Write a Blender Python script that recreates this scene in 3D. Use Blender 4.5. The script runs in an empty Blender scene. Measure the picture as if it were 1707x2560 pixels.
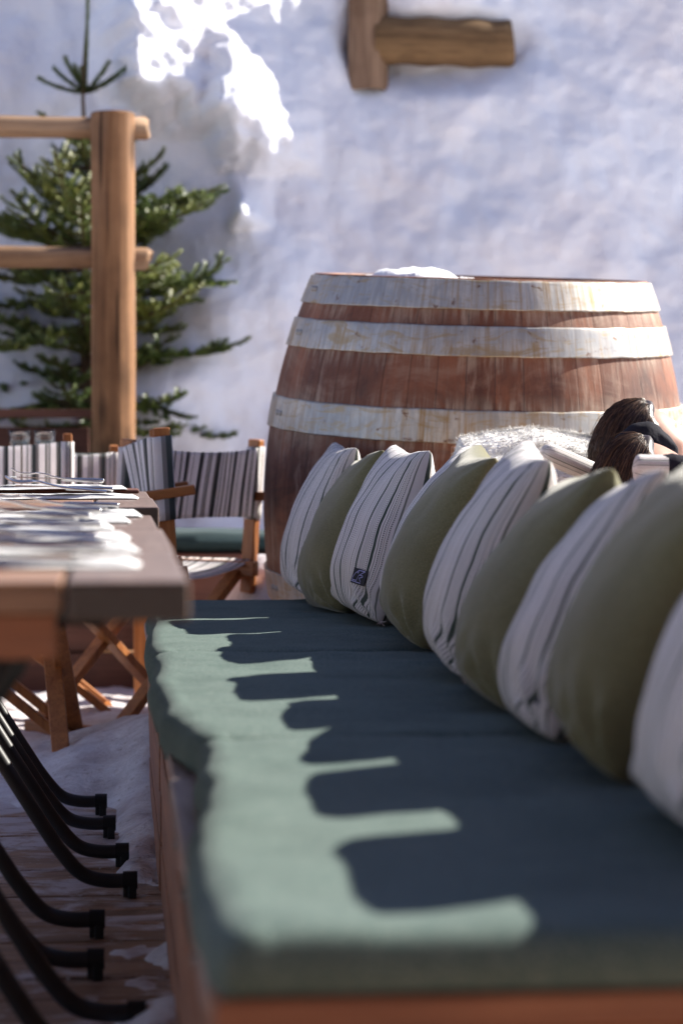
import bpy, bmesh, math, random
import numpy as np
from mathutils import Vector, Matrix, noise, Euler
R = math.radians
random.seed(7)
scene = bpy.context.scene
COL = scene.collection
V = Vector

# ------------------------------------------------------------------ helpers
def clamp(x, a=0.0, b=1.0): return max(a, min(b, x))
def smooth(a, b, x):
    t = clamp((x - a) / (b - a)); return t * t * (3 - 2 * t)
def fbm(x, y, z, oct=4, lac=2.0, gain=0.5):
    s = 0; a = 1
    for i in range(oct):
        s += a * noise.noise(V((x, y, z))); x *= lac; y *= lac; z *= lac; a *= gain
    return s
def interp(x, pts):
    if x <= pts[0][0]: return pts[0][1]
    for (a, va), (b, vb) in zip(pts, pts[1:]):
        if x <= b:
            t = (x - a) / (b - a); t = t * t * (3 - 2 * t)
            return va + (vb - va) * t
    return pts[-1][1]

class MB:
    def __init__(s): s.v = []; s.f = []; s.uv = []; s.sm = []; s.col = None
    def add(s, vs, fs, uvs=None, smooth=False):
        o = len(s.v); s.v += [tuple(p) for p in vs]
        for i, f in enumerate(fs):
            s.f.append([a + o for a in f]); s.uv.append(uvs[i] if uvs else None); s.sm.append(smooth)
    def box(s, c, d, rot=None):
        x, y, z = d[0] / 2, d[1] / 2, d[2] / 2
        vs = [V((sx * x, sy * y, sz * z)) for sz in (-1, 1) for sy in (-1, 1) for sx in (-1, 1)]
        if rot is not None: vs = [rot @ v for v in vs]
        vs = [v + V(c) for v in vs]
        s.add(vs, [[0, 2, 3, 1], [4, 5, 7, 6], [0, 1, 5, 4], [2, 6, 7, 3], [0, 4, 6, 2], [1, 3, 7, 5]])
    def beam(s, a, b, w, h, up=(0, 0, 1)):
        a = V(a); b = V(b); d = (b - a).normalized(); u = V(up)
        sd = d.cross(u).normalized(); u = sd.cross(d).normalized()
        vs = []
        for p in (a, b):
            for sx, sz in ((-1, -1), (1, -1), (1, 1), (-1, 1)): vs.append(p + sd * sx * w / 2 + u * sz * h / 2)
        s.add(vs, [[0, 1, 2, 3], [7, 6, 5, 4], [0, 4, 5, 1], [1, 5, 6, 2], [2, 6, 7, 3], [3, 7, 4, 0]])
    def tube(s, pts, r, seg=10, cap=True, smooth=True):
        pts = [V(p) for p in pts]; n = len(pts)
        rs = r if isinstance(r, (list, tuple)) else [r] * n
        t0 = (pts[1] - pts[0]).normalized()
        ref = V((0, 0, 1)) if abs(t0.z) < .9 else V((1, 0, 0))
        u = t0.cross(ref).normalized(); vs = []
        for i, p in enumerate(pts):
            t = (pts[min(i + 1, n - 1)] - pts[max(i - 1, 0)]).normalized()
            u = (u - t * u.dot(t)).normalized(); w = t.cross(u)
            for k in range(seg):
                a = 2 * math.pi * k / seg
                vs.append(p + (u * math.cos(a) + w * math.sin(a)) * rs[i])
        fs = [[i * seg + k, i * seg + (k + 1) % seg, (i + 1) * seg + (k + 1) % seg, (i + 1) * seg + k] for i in range(n - 1) for k in range(seg)]
        s.add(vs, fs, None, smooth)
        if cap:
            s.add(vs[:seg], [list(range(seg))[::-1]]); s.add(vs[-seg:], [list(range(seg))])
    def lathe(s, prof, seg=64, uvs=True, smooth=True):
        n = len(prof); vs = []; fs = []; us = []
        for (r, z) in prof:
            for k in range(seg):
                a = 2 * math.pi * k / seg; vs.append((r * math.cos(a), r * math.sin(a), z))
        for i in range(n - 1):
            for k in range(seg):
                k2 = (k + 1) % seg
                fs.append([i * seg + k, i * seg + k2, (i + 1) * seg + k2, (i + 1) * seg + k])
                z0, z1 = prof[i][1], prof[i + 1][1]
                us.append([(k / seg, z0), ((k + 1) / seg, z0), ((k + 1) / seg, z1), (k / seg, z1)])
        s.add(vs, fs, us, smooth)
    def grid(s, nu, nv, fn, uvfn=None, smooth=True, flip=False):
        vs = [fn(i / nu, j / nv) for j in range(nv + 1) for i in range(nu + 1)]
        fs = []; us = []
        for j in range(nv):
            for i in range(nu):
                q = [(i, j), (i + 1, j), (i + 1, j + 1), (i, j + 1)]
                if flip: q = q[::-1]
                fs.append([a + b * (nu + 1) for a, b in q])
                us.append([uvfn(a / nu, b / nv) if uvfn else (a / nu, b / nv) for a, b in q])
        s.add(vs, fs, us, smooth)
    def mesh(s, name):
        me = bpy.data.meshes.new(name); me.from_pydata(s.v, [], s.f)
        if any(u is not None for u in s.uv):
            ul = me.uv_layers.new(name='UVMap'); flat = []
            for f, u in zip(s.f, s.uv):
                for k in range(len(f)): flat += (list(u[k]) if u else [0.0, 0.0])
            ul.data.foreach_set('uv', flat)
        me.polygons.foreach_set('use_smooth', s.sm)
        if s.col:
            at = me.color_attributes.new('tint', 'FLOAT_COLOR', 'POINT')
            at.data.foreach_set('color', [c for v in s.col for c in (v, v, v, 1.0)])
        me.update(); return me
    def build(s, name, m, parent=None, bevel=0, weld=0):
        me = s.mesh(name)
        if weld:
            bm = bmesh.new(); bm.from_mesh(me); bmesh.ops.remove_doubles(bm, verts=bm.verts, dist=weld); bm.to_mesh(me); bm.free()
        me.materials.append(m)
        o = bpy.data.objects.new(name, me); COL.objects.link(o)
        if parent: o.parent = parent
        if bevel:
            b = o.modifiers.new('Bevel', 'BEVEL'); b.width = bevel; b.segments = 2; b.limit_method = 'ANGLE'; b.angle_limit = R(40)
            b.harden_normals = False
        return o

def tag(o, label=None, cat=None, group=None, kind=None):
    if label: o['label'] = label
    if cat: o['category'] = cat
    if group: o['group'] = group
    if kind: o['kind'] = kind
    return o
def empty(name, loc, label, cat, rz=0, group=None, rot=None):
    o = bpy.data.objects.new(name, None); COL.objects.link(o); o.location = loc
    o.rotation_euler = rot if rot else (0, 0, rz); o.empty_display_size = .1
    return tag(o, label, cat, group)
def copy_tree(o, parent=None):
    c = o.copy(); COL.objects.link(c); c.parent = parent
    for ch in list(o.children): copy_tree(ch, c)
    return c

# ------------------------------------------------------------------ materials
def M(name):
    m = bpy.data.materials.new(name); m.use_nodes = True
    nt = m.node_tree; b = nt.nodes['Principled BSDF']
    return m, nt, b
def nd(nt, t, **kw):
    n = nt.nodes.new(t)
    for k, v in kw.items():
        if k.startswith('i_'): n.inputs[k[2:].replace('_', ' ')].default_value = v
        else: setattr(n, k, v)
    return n
def ramp(nt, fac, stops, interp='LINEAR'):
    n = nt.nodes.new('ShaderNodeValToRGB'); cr = n.color_ramp; cr.interpolation = interp
    while len(cr.elements) < len(stops): cr.elements.new(.5)
    for e, (p, c) in zip(cr.elements, stops):
        e.position = p; e.color = (c, c, c, 1) if isinstance(c, (int, float)) else (*c, 1)
    nt.links.new(fac, n.inputs[0]); return n.outputs[0]
def mix(nt, fac, a, b, mode='MIX'):
    n = nt.nodes.new('ShaderNodeMix'); n.data_type = 'RGBA'; n.blend_type = mode
    for k, v in ((0, fac), (6, a), (7, b)):
        if hasattr(v, 'links') or isinstance(v, bpy.types.NodeSocket): nt.links.new(v, n.inputs[k])
        else: n.inputs[k].default_value = v if isinstance(v, (int, float)) else (*v, 1)
    return n.outputs[2]
def math_(nt, op, a, b=None, c=None):
    n = nt.nodes.new('ShaderNodeMath'); n.operation = op
    for k, v in enumerate((a, b, c)):
        if v is None: continue
        if isinstance(v, bpy.types.NodeSocket): nt.links.new(v, n.inputs[k])
        else: n.inputs[k].default_value = v
    return n.outputs[0]
def coord(nt, kind='Object', scale=(1, 1, 1), rot=(0, 0, 0), loc=(0, 0, 0)):
    t = nt.nodes.new('ShaderNodeTexCoord'); mp = nt.nodes.new('ShaderNodeMapping')
    mp.inputs['Scale'].default_value = scale; mp.inputs['Rotation'].default_value = rot; mp.inputs['Location'].default_value = loc
    nt.links.new(t.outputs[kind], mp.inputs[0]); return mp.outputs[0]
def nz(nt, vec, scale, detail=4, rough=.55, dist=0, out='Fac'):
    n = nt.nodes.new('ShaderNodeTexNoise'); n.inputs['Scale'].default_value = scale; n.inputs['Detail'].default_value = detail
    n.inputs['Roughness'].default_value = rough; n.inputs['Distortion'].default_value = dist
    nt.links.new(vec, n.inputs['Vector']); return n.outputs[out]
def bump(nt, b, h, strength=.3, dist=.01):
    n = nt.nodes.new('ShaderNodeBump'); n.inputs['Strength'].default_value = strength; n.inputs['Distance'].default_value = dist
    nt.links.new(h, n.inputs['Height']); nt.links.new(n.outputs[0], b.inputs['Normal']); return n.outputs[0]
def setv(b, **kw):
    for k, v in kw.items(): b.inputs[k.replace('_', ' ')].default_value = v
def link(nt, a, b): nt.links.new(a, b)

def m_snow(name, dirt=.25, base=(.74, .76, .82)):
    m, nt, b = M(name); c = coord(nt)
    n1 = ramp(nt, nz(nt, c, 1.6, 5, .6), [(.42, 0), (.68, 1)])
    n2 = ramp(nt, nz(nt, c, 4.5, 5, .6, .6), [(.5, 0), (.75, 1)])
    n3 = ramp(nt, nz(nt, c, 22, 4, .65), [(.66, 0), (.78, 1)])
    k = mix(nt, math_(nt, 'MULTIPLY', n1, .7), base, (.79, .745, .75))
    k = mix(nt, math_(nt, 'MULTIPLY', n2, dirt * 1.5), k, (.66, .58, .57))
    k = mix(nt, math_(nt, 'MULTIPLY', n3, dirt), k, (.45, .37, .33))
    link(nt, k, b.inputs['Base Color']); setv(b, Roughness=.6)
    b.inputs['Specular IOR Level'].default_value = .25
    h = math_(nt, 'ADD', nz(nt, c, 14, 6, .6), math_(nt, 'MULTIPLY', nz(nt, c, 120, 3, .6), .25))
    bump(nt, b, h, .35, .03)
    return m
def m_wood(name, dark, light, grain_axis=0, rough=.5, scale=1, stain=.4, spec=.4, weather=0, knots=0, endgrain=1):
    m, nt, b = M(name)
    sc = [22 * scale] * 3; sc[grain_axis] = 1.4 * scale
    oi = nt.nodes.new('ShaderNodeObjectInfo')
    c = coord(nt, 'Object', tuple(sc))
    ad = nt.nodes.new('ShaderNodeVectorMath'); ad.operation = 'ADD'; link(nt, c, ad.inputs[0])
    cmb = nt.nodes.new('ShaderNodeCombineXYZ'); link(nt, math_(nt, 'MULTIPLY', oi.outputs['Random'], 50), cmb.inputs[0]); link(nt, math_(nt, 'MULTIPLY', oi.outputs['Random'], 37), cmb.inputs[1])
    link(nt, cmb.outputs[0], ad.inputs[1]); c = ad.outputs[0]
    g1 = nz(nt, c, 1.0, 6, .65, .8); g2 = nz(nt, c, 5.0, 4, .6)
    k = mix(nt, ramp(nt, g1, [(.3, 0), (.7, 1)]), dark, light)
    k = mix(nt, math_(nt, 'MULTIPLY', ramp(nt, g2, [(.52, 0), (.72, 1)]), .55), k, tuple(x * .4 for x in dark))
    c2 = coord(nt)
    k = mix(nt, math_(nt, 'MULTIPLY', ramp(nt, nz(nt, c2, 4, 4, .6), [(.45, 0), (.75, 1)]), stain), k, tuple(x * .55 for x in dark))
    if weather:
        k = mix(nt, math_(nt, 'MULTIPLY', ramp(nt, nz(nt, c, .7, 5, .7), [(.5, 0), (.66, 1)]), weather), k, (.42, .36, .30))
    if knots:
        ks = [9, 9, 9]; ks[grain_axis] = 3.2
        vo = nt.nodes.new('ShaderNodeTexVoronoi'); vo.inputs['Scale'].default_value = 1; link(nt, coord(nt, 'Object', tuple(ks), (0, 0, 0), (.3, .1, .4)), vo.inputs['Vector'])
        k = mix(nt, math_(nt, 'MULTIPLY', ramp(nt, vo.outputs['Distance'], [(.10, 1), (.32, 0)]), knots), k, tuple(x * .35 for x in dark))
        cs = [30, 30, 30]; cs[grain_axis] = .9
        ck = ramp(nt, nz(nt, coord(nt, 'Object', tuple(cs), (0, 0, 0), (4, 2, 1)), 1, 3, .5), [(.61, 0), (.65, 1)])
        k = mix(nt, math_(nt, 'MULTIPLY', ck, .8), k, tuple(x * .25 for x in dark))
    if endgrain < 1:      # faces across the grain are coloured darker than the rest
        tn = nt.nodes.new('ShaderNodeTexCoord'); sn = nt.nodes.new('ShaderNodeSeparateXYZ'); link(nt, tn.outputs['Normal'], sn.inputs[0])
        eg = math_(nt, 'GREATER_THAN', math_(nt, 'ABSOLUTE', sn.outputs[grain_axis]), .8)
        k = mix(nt, eg, k, tuple(x * endgrain for x in light))
    link(nt, k, b.inputs['Base Color']); setv(b, Roughness=rough); b.inputs['Specular IOR Level'].default_value = spec
    bump(nt, b, g2, .35, .003)
    return m
def m_plain(name, c, rough=.5, metal=0, spec=.5, bumps=None):
    m, nt, b = M(name); setv(b, Roughness=rough, Metallic=metal); b.inputs['Specular IOR Level'].default_value = spec
    v = coord(nt)
    k = mix(nt, ramp(nt, nz(nt, v, 18, 4, .6), [(.35, 0), (.75, 1)]), tuple(x * .8 for x in c), tuple(min(1, x * 1.15) for x in c))
    link(nt, k, b.inputs['Base Color'])
    if bumps: bump(nt, b, nz(nt, v, bumps[0], 4, .6), bumps[1], bumps[2])
    return m
def m_fabric(name, c, c2, sheen=.3, weave=900):
    m, nt, b = M(name); v = coord(nt)
    w1 = nz(nt, v, weave, 2, .5)
    wx = nt.nodes.new('ShaderNodeTexWave'); wx.inputs['Scale'].default_value = 160; wx.inputs['Distortion'].default_value = 1.5; link(nt, v, wx.inputs['Vector'])
    k = mix(nt, ramp(nt, w1, [(.35, 0), (.68, 1)]), c, c2)
    k = mix(nt, math_(nt, 'MULTIPLY', ramp(nt, nz(nt, v, 7, 4, .6), [(.45, 0), (.72, 1)]), .35), k, tuple(x * .72 for x in c))
    link(nt, k, b.inputs['Base Color']); setv(b, Roughness=.92); b.inputs['Specular IOR Level'].default_value = .15
    b.inputs['Sheen Weight'].default_value = sheen; b.inputs['Sheen Roughness'].default_value = .5
    h = math_(nt, 'ADD', w1, math_(nt, 'MULTIPLY', nz(nt, v, 60, 3, .6), 1.2))
    bump(nt, b, h, .35, .002)
    return m
CR = (.80, .74, .72); DG = (.045, .065, .05); MG = (.20, .20, .175); GY = (.36, .34, .33); BR = (.22, .18, .13)
def m_stripe(name, repeats, seq, glow=0, cream=CR):
    m, nt, b = M(name)
    t = nt.nodes.new('ShaderNodeTexCoord'); sp = nt.nodes.new('ShaderNodeSeparateXYZ'); link(nt, t.outputs['UV'], sp.inputs[0])
    u = math_(nt, 'FRACT', math_(nt, 'MULTIPLY', sp.outputs[0], repeats))
    k = ramp(nt, u, [(p, c if c is not CR else cream) for p, c in seq], 'CONSTANT')
    dash = math_(nt, 'GREATER_THAN', math_(nt, 'FRACT', math_(nt, 'MULTIPLY', sp.outputs[1], 110)), .42)
    band = ramp(nt, u, [(0, 0), (.12, 1), (.15, 0), (.22, 1), (.26, 0), (.46, 1), (.49, 0), (.52, 1), (.55, 0), (.70, 1), (.72, 0), (.80, 1), (.82, 0), (.93, 1), (.95, 0)], 'CONSTANT')
    k = mix(nt, math_(nt, 'MULTIPLY', math_(nt, 'MULTIPLY', dash, band), .85), k, (.05, .06, .045))
    v = coord(nt)
    k = mix(nt, math_(nt, 'MULTIPLY', ramp(nt, nz(nt, v, 9, 4, .6), [(.45, 0), (.75, 1)]), .18), k, (.34, .32, .31))
    link(nt, k, b.inputs['Base Color']); setv(b, Roughness=.9); b.inputs['Specular IOR Level'].default_value = .15
    b.inputs['Sheen Weight'].default_value = .15
    h = math_(nt, 'ADD', nz(nt, v, 900, 2, .5), math_(nt, 'MULTIPLY', nz(nt, v, 45, 3, .6), 1.5))
    bump(nt, b, h, .3, .002)
    if glow:
        tr = nt.nodes.new('ShaderNodeBsdfTranslucent'); link(nt, k, tr.inputs['Color']); ms = nt.nodes.new('ShaderNodeMixShader'); ms.inputs[0].default_value = glow
        link(nt, b.outputs[0], ms.inputs[1]); link(nt, tr.outputs[0], ms.inputs[2]); link(nt, ms.outputs[0], nt.nodes['Material Output'].inputs[0])
    return m
SEQ = [(0, CR), (.05, MG), (.065, CR), (.18, BR), (.195, CR), (.30, DG), (.315, CR), (.36, DG), (.43, CR), (.58, MG), (.60, CR), (.63, GY), (.665, CR), (.74, DG), (.79, CR), (.86, GY), (.885, CR), (.97, BR), (.985, CR)]
DS = (.10, .12, .115)
SEQ2 = [(0, CR), (.07, DS), (.11, GY), (.14, CR), (.27, MG), (.295, CR), (.38, GY), (.42, DS), (.465, CR), (.60, BR), (.625, CR), (.71, MG), (.73, CR), (.79, DS), (.835, GY), (.86, CR)]

MAT = {}
MAT['snow'] = m_snow('snow_wall', .20)
MAT['snow_clean'] = m_snow('snow_clean', .05, (.86, .86, .86))
MAT['fur'] = m_plain('white_fleece', (.86, .84, .81), .9, 0, .2, (200, .4, .004))
MAT['bench_wood'] = m_wood('bench_wood', (.16, .055, .025), (.34, .14, .065), 1, .5, 1, .35)
MAT['bench_wood_x'] = m_wood('bench_wood_cross', (.20, .07, .035), (.38, .16, .08), 0, .5, 1, .3)
MAT['bench_top'] = m_wood('bench_top_weathered', (.22, .15, .12), (.42, .34, .31), 1, .6, 1, .2)
MAT['chair_wood'] = m_wood('chair_wood', (.26, .085, .025), (.50, .20, .06), 2, .42, 1.3, .25)
MAT['chair_wood_y'] = m_wood('chair_wood_long', (.26, .085, .025), (.50, .20, .06), 1, .42, 1.3, .25)
MAT['table_top'] = m_wood('table_planks', (.22, .11, .06), (.36, .21, .13), 0, .3, 1, .15, .5)
MAT['table_side'] = m_wood('table_side_board', (.15, .098, .076), (.22, .155, .125), 1, .33, 1, .15, .6, 0, 0, .22)
MAT['log'] = m_wood('log_wood', (.12, .052, .022), (.40, .21, .10), 2, .75, .42, .65, .2, .15, .9)
MAT['log_x'] = m_wood('rail_wood', (.17, .085, .045), (.42, .26, .145), 0, .75, .6, .5, .2, .2, .7)
MAT['log_old'] = m_wood('old_log_wood', (.10, .055, .025), (.27, .16, .075), 0, .75, .6, .7, .2)
MAT['post_old'] = m_wood('old_post_wood', (.14, .075, .042), (.34, .22, .14), 2, .75, .6, .6, .2)
MAT['wall_wood'] = m_wood('retaining_boards', (.09, .035, .022), (.17, .07, .045), 0, .55, .8, .3)
MAT['green'] = m_fabric('bench_green_cloth', (.042, .080, .072), (.162, .196, .178), .02, 380)
MAT['dark_green'] = m_fabric('dark_green_cloth', (.018, .040, .045), (.035, .065, .068), .1, 500)
MAT['olive'] = m_fabric('olive_velvet', (.128, .120, .056), (.195, .180, .092), .35, 420)
MAT['stripe'] = m_stripe('striped_pillow', 3.6, SEQ, 0, (.70, .65, .635))
MAT['canvas'] = m_stripe('striped_canvas', 2.6, SEQ2, .5, (.95, .92, .92))
MAT['black_metal'] = m_plain('black_coated_steel', (.014, .014, .016), .42, 0, .45, (400, .15, .001))
MAT['rubber'] = m_plain('black_rubber', (.008, .008, .009), .55, 0, .35)
MAT['napkin'] = m_plain('white_napkin', (.66, .66, .66), .85, 0, .2, (90, .3, .004))
MAT['steel'] = m_plain('polished_steel', (.58, .57, .56), .22, 1, .5)
MAT['screw'] = m_plain('dull_screw', (.25, .23, .22), .45, .6)
MAT['tag'] = m_plain('black_label', (.01, .01, .018), .7)
MAT['tag_ink'] = m_plain('label_thread', (.42, .42, .75), .7)
MAT['black_cloth'] = m_plain('black_cloth', (.016, .015, .022), .85, 0, .15, (30, .4, .01))
MAT['skin'] = m_plain('skin', (.46, .25, .18), .5, 0, .4)
MAT['lilac_cloth'] = m_plain('lilac_cloth', (.42, .40, .62), .85, 0, .2, (60, .3, .006))
MAT['denim'] = m_plain('dark_trousers', (.03, .035, .05), .85, 0, .2)
m, nt, b = M('hair'); v = coord(nt); at = nt.nodes.new('ShaderNodeVertexColor'); at.layer_name = 'tint'
link(nt, ramp(nt, at.outputs[0], [(0, (.014, .008, .006)), (.5, (.05, .026, .017)), (1, (.20, .115, .07))]), b.inputs['Base Color'])
setv(b, Roughness=.38); b.inputs['Specular IOR Level'].default_value = .4; MAT['hair'] = m
m, nt, b = M('clear_glass'); setv(b, Roughness=.03); b.inputs['Transmission Weight'].default_value = 1; b.inputs['IOR'].default_value = 1.45
k = nz(nt, coord(nt), 10); link(nt, ramp(nt, k, [(0, (.93, .95, .96)), (1, (.98, .98, .98))]), b.inputs['Base Color']); MAT['glass'] = m
m, nt, b = M('spruce_needles'); at = nt.nodes.new('ShaderNodeVertexColor'); at.layer_name = 'tint'
link(nt, ramp(nt, at.outputs[0], [(0, (.026, .050, .016)), (.5, (.085, .135, .026)), (1, (.24, .25, .050))]), b.inputs['Base Color'])
setv(b, Roughness=.42); b.inputs['Specular IOR Level'].default_value = .5; MAT['needles'] = m
MAT['bark'] = m_plain('bark', (.10, .065, .04), .9, 0, .2, (60, .5, .01))
# deck: brown boards dusted with trodden snow and ice
m, nt, b = M('snowy_deck'); c = coord(nt, 'Object', (1.6, 22, 22)); c2 = coord(nt)
g = nz(nt, c, 1, 6, .65, .5); g2 = nz(nt, c, 4, 4, .6)
k = mix(nt, ramp(nt, g, [(.3, 0), (.7, 1)]), (.18, .105, .068), (.45, .28, .18))
k = mix(nt, math_(nt, 'MULTIPLY', ramp(nt, g2, [(.5, 0), (.7, 1)]), .6), k, (.03, .018, .012))
sepp = nt.nodes.new('ShaderNodeSeparateXYZ'); link(nt, c2, sepp.inputs[0])
yb = ramp(nt, math_(nt, 'MULTIPLY', sepp.outputs[1], .1), [(.32, -.07), (.42, .03), (.60, .18)])
c3 = coord(nt, 'Object', (1, 1.6, 1))
s = math_(nt, 'ADD', nz(nt, c3, 5.5, 8, .72, .5), yb)
sm_ = ramp(nt, s, [(.56, 0), (.66, 1)])
fl = ramp(nt, nz(nt, c2, 60, 3, .6), [(.66, 0), (.70, 1)])
sm2 = math_(nt, 'MAXIMUM', sm_, math_(nt, 'MULTIPLY', fl, .8))
k = mix(nt, sm2, k, (.58, .54, .56))
link(nt, k, b.inputs['Base Color'])
link(nt, ramp(nt, sm_, [(0, .38), (1, .45)]), b.inputs['Roughness'])
bump(nt, b, math_(nt, 'ADD', math_(nt, 'MULTIPLY', g2, .4), math_(nt, 'MULTIPLY', s, 1.6)), .7, .012); MAT['deck'] = m
# packed icy snow on the deck
m, nt, b = M('packed_snow'); c = coord(nt, 'Object', (1, 1.6, 1))
n1 = nz(nt, c, 9, 7, .68, .4); n2 = nz(nt, c, 45, 4, .6)
k = mix(nt, ramp(nt, n1, [(.40, 0), (.66, 1)]), (.72, .70, .73), (.50, .45, .46))
k = mix(nt, math_(nt, 'MULTIPLY', ramp(nt, n2, [(.60, 0), (.72, 1)]), .7), k, (.20, .13, .10))
link(nt, k, b.inputs['Base Color']); setv(b, Roughness=.45); bump(nt, b, math_(nt, 'ADD', n1, math_(nt, 'MULTIPLY', n2, .4)), .6, .02); MAT['packed'] = m
# barrel staves
m, nt, b = M('barrel_staves'); t = nt.nodes.new('ShaderNodeTexCoord'); sp = nt.nodes.new('ShaderNodeSeparateXYZ'); link(nt, t.outputs['UV'], sp.inputs[0])
us = math_(nt, 'MULTIPLY', sp.outputs[0], 46); fid = math_(nt, 'FLOOR', us); fr = math_(nt, 'FRACT', us)
wn = nt.nodes.new('ShaderNodeTexWhiteNoise'); wn.noise_dimensions = '1D'; link(nt, fid, wn.inputs['W'])
mp = nt.nodes.new('ShaderNodeMapping'); mp.inputs['Scale'].default_value = (170, 3.5, 1); link(nt, t.outputs['UV'], mp.inputs[0])
gr = nz(nt, mp.outputs[0], 1, 6, .7, .6)
mpb = nt.nodes.new('ShaderNodeMapping'); mpb.inputs['Scale'].default_value = (20, 5, 1); link(nt, t.outputs['UV'], mpb.inputs[0])
bl = nz(nt, mpb.outputs[0], 1, 6, .65, .5)
mps = nt.nodes.new('ShaderNodeMapping'); mps.inputs['Scale'].default_value = (60, 2.2, 1); mps.inputs['Location'].default_value = (5, 9, 0); link(nt, t.outputs['UV'], mps.inputs[0])
sc_ = nz(nt, mps.outputs[0], 1, 8, .78, .3)
k = mix(nt, wn.outputs['Value'], (.145, .048, .022), (.30, .115, .058))
k = mix(nt, math_(nt, 'MULTIPLY', ramp(nt, gr, [(.38, 0), (.70, 1)]), .6), k, (.085, .026, .016))
k = mix(nt, math_(nt, 'MULTIPLY', ramp(nt, bl, [(.46, 0), (.66, 1)]), .8), k, (.055, .022, .016))
mpc = nt.nodes.new('ShaderNodeMapping'); mpc.inputs['Scale'].default_value = (11, 7, 1); mpc.inputs['Location'].default_value = (3, 2, 0); link(nt, t.outputs['UV'], mpc.inputs[0])
bl2 = nz(nt, mpc.outputs[0], 1, 7, .7, .8)
k = mix(nt, math_(nt, 'MULTIPLY', ramp(nt, math_(nt, 'ADD', math_(nt, 'MULTIPLY', bl2, .7), math_(nt, 'MULTIPLY', gr, .3)), [(.50, 0), (.62, 1)]), .55), k, (.33, .20, .135))
k = mix(nt, math_(nt, 'MULTIPLY', ramp(nt, bl2, [(.30, 1), (.44, 0)]), .7), k, (.045, .020, .014))
k = mix(nt, math_(nt, 'MULTIPLY', ramp(nt, sc_, [(.54, 0), (.70, 1)]), .62), k, (.50, .36, .27))
# pale worn wood close to the hoop edges
zz = sp.outputs[1]
for e in (.08, .205, .338, .425, .825):
    d = math_(nt, 'ABSOLUTE', math_(nt, 'SUBTRACT', math_(nt, 'SUBTRACT', 1.25, e), zz))
    wv = math_(nt, 'MULTIPLY', ramp(nt, d, [(.0, 1), (.045, 0)]), ramp(nt, math_(nt, 'ADD', gr, math_(nt, 'MULTIPLY', bl, .5)), [(.70, 0), (.88, 1)]))
    k = mix(nt, math_(nt, 'MULTIPLY', wv, .45), k, (.52, .40, .30))
gap = ramp(nt, fr, [(0, 1), (.022, 0), (.978, 0), (1, 1)])
k = mix(nt, math_(nt, 'MULTIPLY', gap, .85), k, (.03, .012, .008))
link(nt, k, b.inputs['Base Color']); setv(b, Roughness=.62); b.inputs['Specular IOR Level'].default_value = .35
bump(nt, b, math_(nt, 'SUBTRACT', math_(nt, 'ADD', gr, math_(nt, 'MULTIPLY', sc_, .5)), gap), .5, .004); MAT['staves'] = m
# hoops
m, nt, b = M('rusty_hoop'); t = nt.nodes.new('ShaderNodeTexCoord')
def uvn(sx, sy, lx=0, det=6, ro=.65, di=.3):
    mp = nt.nodes.new('ShaderNodeMapping'); mp.inputs['Scale'].default_value = (sx, sy, 1); mp.inputs['Location'].default_value = (lx, lx * 1.7, 0)
    link(nt, t.outputs['UV'], mp.inputs[0]); return nz(nt, mp.outputs[0], 1, det, ro, di)
str_ = uvn(230, 2.5, 3); big = uvn(9, 5, 11, 4); scr = uvn(190, 9, 2, 7, .7, .6); edge = uvn(60, 25, 7, 6)
k = mix(nt, ramp(nt, big, [(.38, 0), (.60, 1)]), (.40, .39, .38), (.66, .61, .53)); k = mix(nt, math_(nt, 'MULTIPLY', ramp(nt, scr, [(.40, 1), (.60, 0)]), .45), k, (.20, .20, .20)); blo = uvn(26, 30, 21, 7, .7, 1.2); k = mix(nt, math_(nt, 'MULTIPLY', ramp(nt, blo, [(.52, 0), (.64, 1)]), .7), k, (.40, .27, .11)); k = mix(nt, math_(nt, 'MULTIPLY', ramp(nt, blo, [(.30, 1), (.40, 0)]), .5), k, (.22, .20, .18))
rs = math_(nt, 'MULTIPLY', ramp(nt, str_, [(.46, 0), (.64, 1)]), ramp(nt, big, [(.40, .2), (.56, 1)]))
k = mix(nt, math_(nt, 'MULTIPLY', rs, .8), k, (.36, .20, .055))
sp = nt.nodes.new('ShaderNodeSeparateXYZ'); link(nt, t.outputs['UV'], sp.inputs[0])
k = mix(nt, math_(nt, 'MULTIPLY', ramp(nt, edge, [(.62, 0), (.68, 1)]), .85), k, (.16, .065, .03))
link(nt, k, b.inputs['Base Color']); setv(b, Roughness=.42, Metallic=.45); bump(nt, b, scr, .3, .002); MAT['hoop'] = m

# ------------------------------------------------------------------ camera, light, sky
CZ = .88; CYW = 5.417; CPT = 1.67
cam = bpy.data.cameras.new('camera'); co = bpy.data.objects.new('camera', cam); COL.objects.link(co)
co.location = (0, 0, CZ); co.rotation_euler = (R(90 - CPT), 0, R(-CYW))
cam.sensor_fit = 'VERTICAL'; cam.sensor_height = 36; cam.sensor_width = 24; cam.lens = 84.4
cam.clip_end = 2000; cam.clip_start = .05
cam.dof.use_dof = True; cam.dof.focus_distance = 5.2; cam.dof.aperture_fstop = 3.4; cam.dof.aperture_blades = 0
scene.camera = co
SUN = V((1.325, .45, 1.0)).normalized()
sl = bpy.data.lights.new('sun', 'SUN'); sl.energy = 5.0; sl.angle = R(.53); sl.color = (1, .94, .84)
so = bpy.data.objects.new('sun', sl); COL.objects.link(so); so.rotation_euler = SUN.to_track_quat('Z', 'Y').to_euler(); so.location = (6, 4, 8)
w = bpy.data.worlds.new('World'); scene.world = w; w.use_nodes = True; nt = w.node_tree
sky = nt.nodes.new('ShaderNodeTexSky'); sky.sky_type = 'NISHITA'; sky.sun_disc = False
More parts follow.
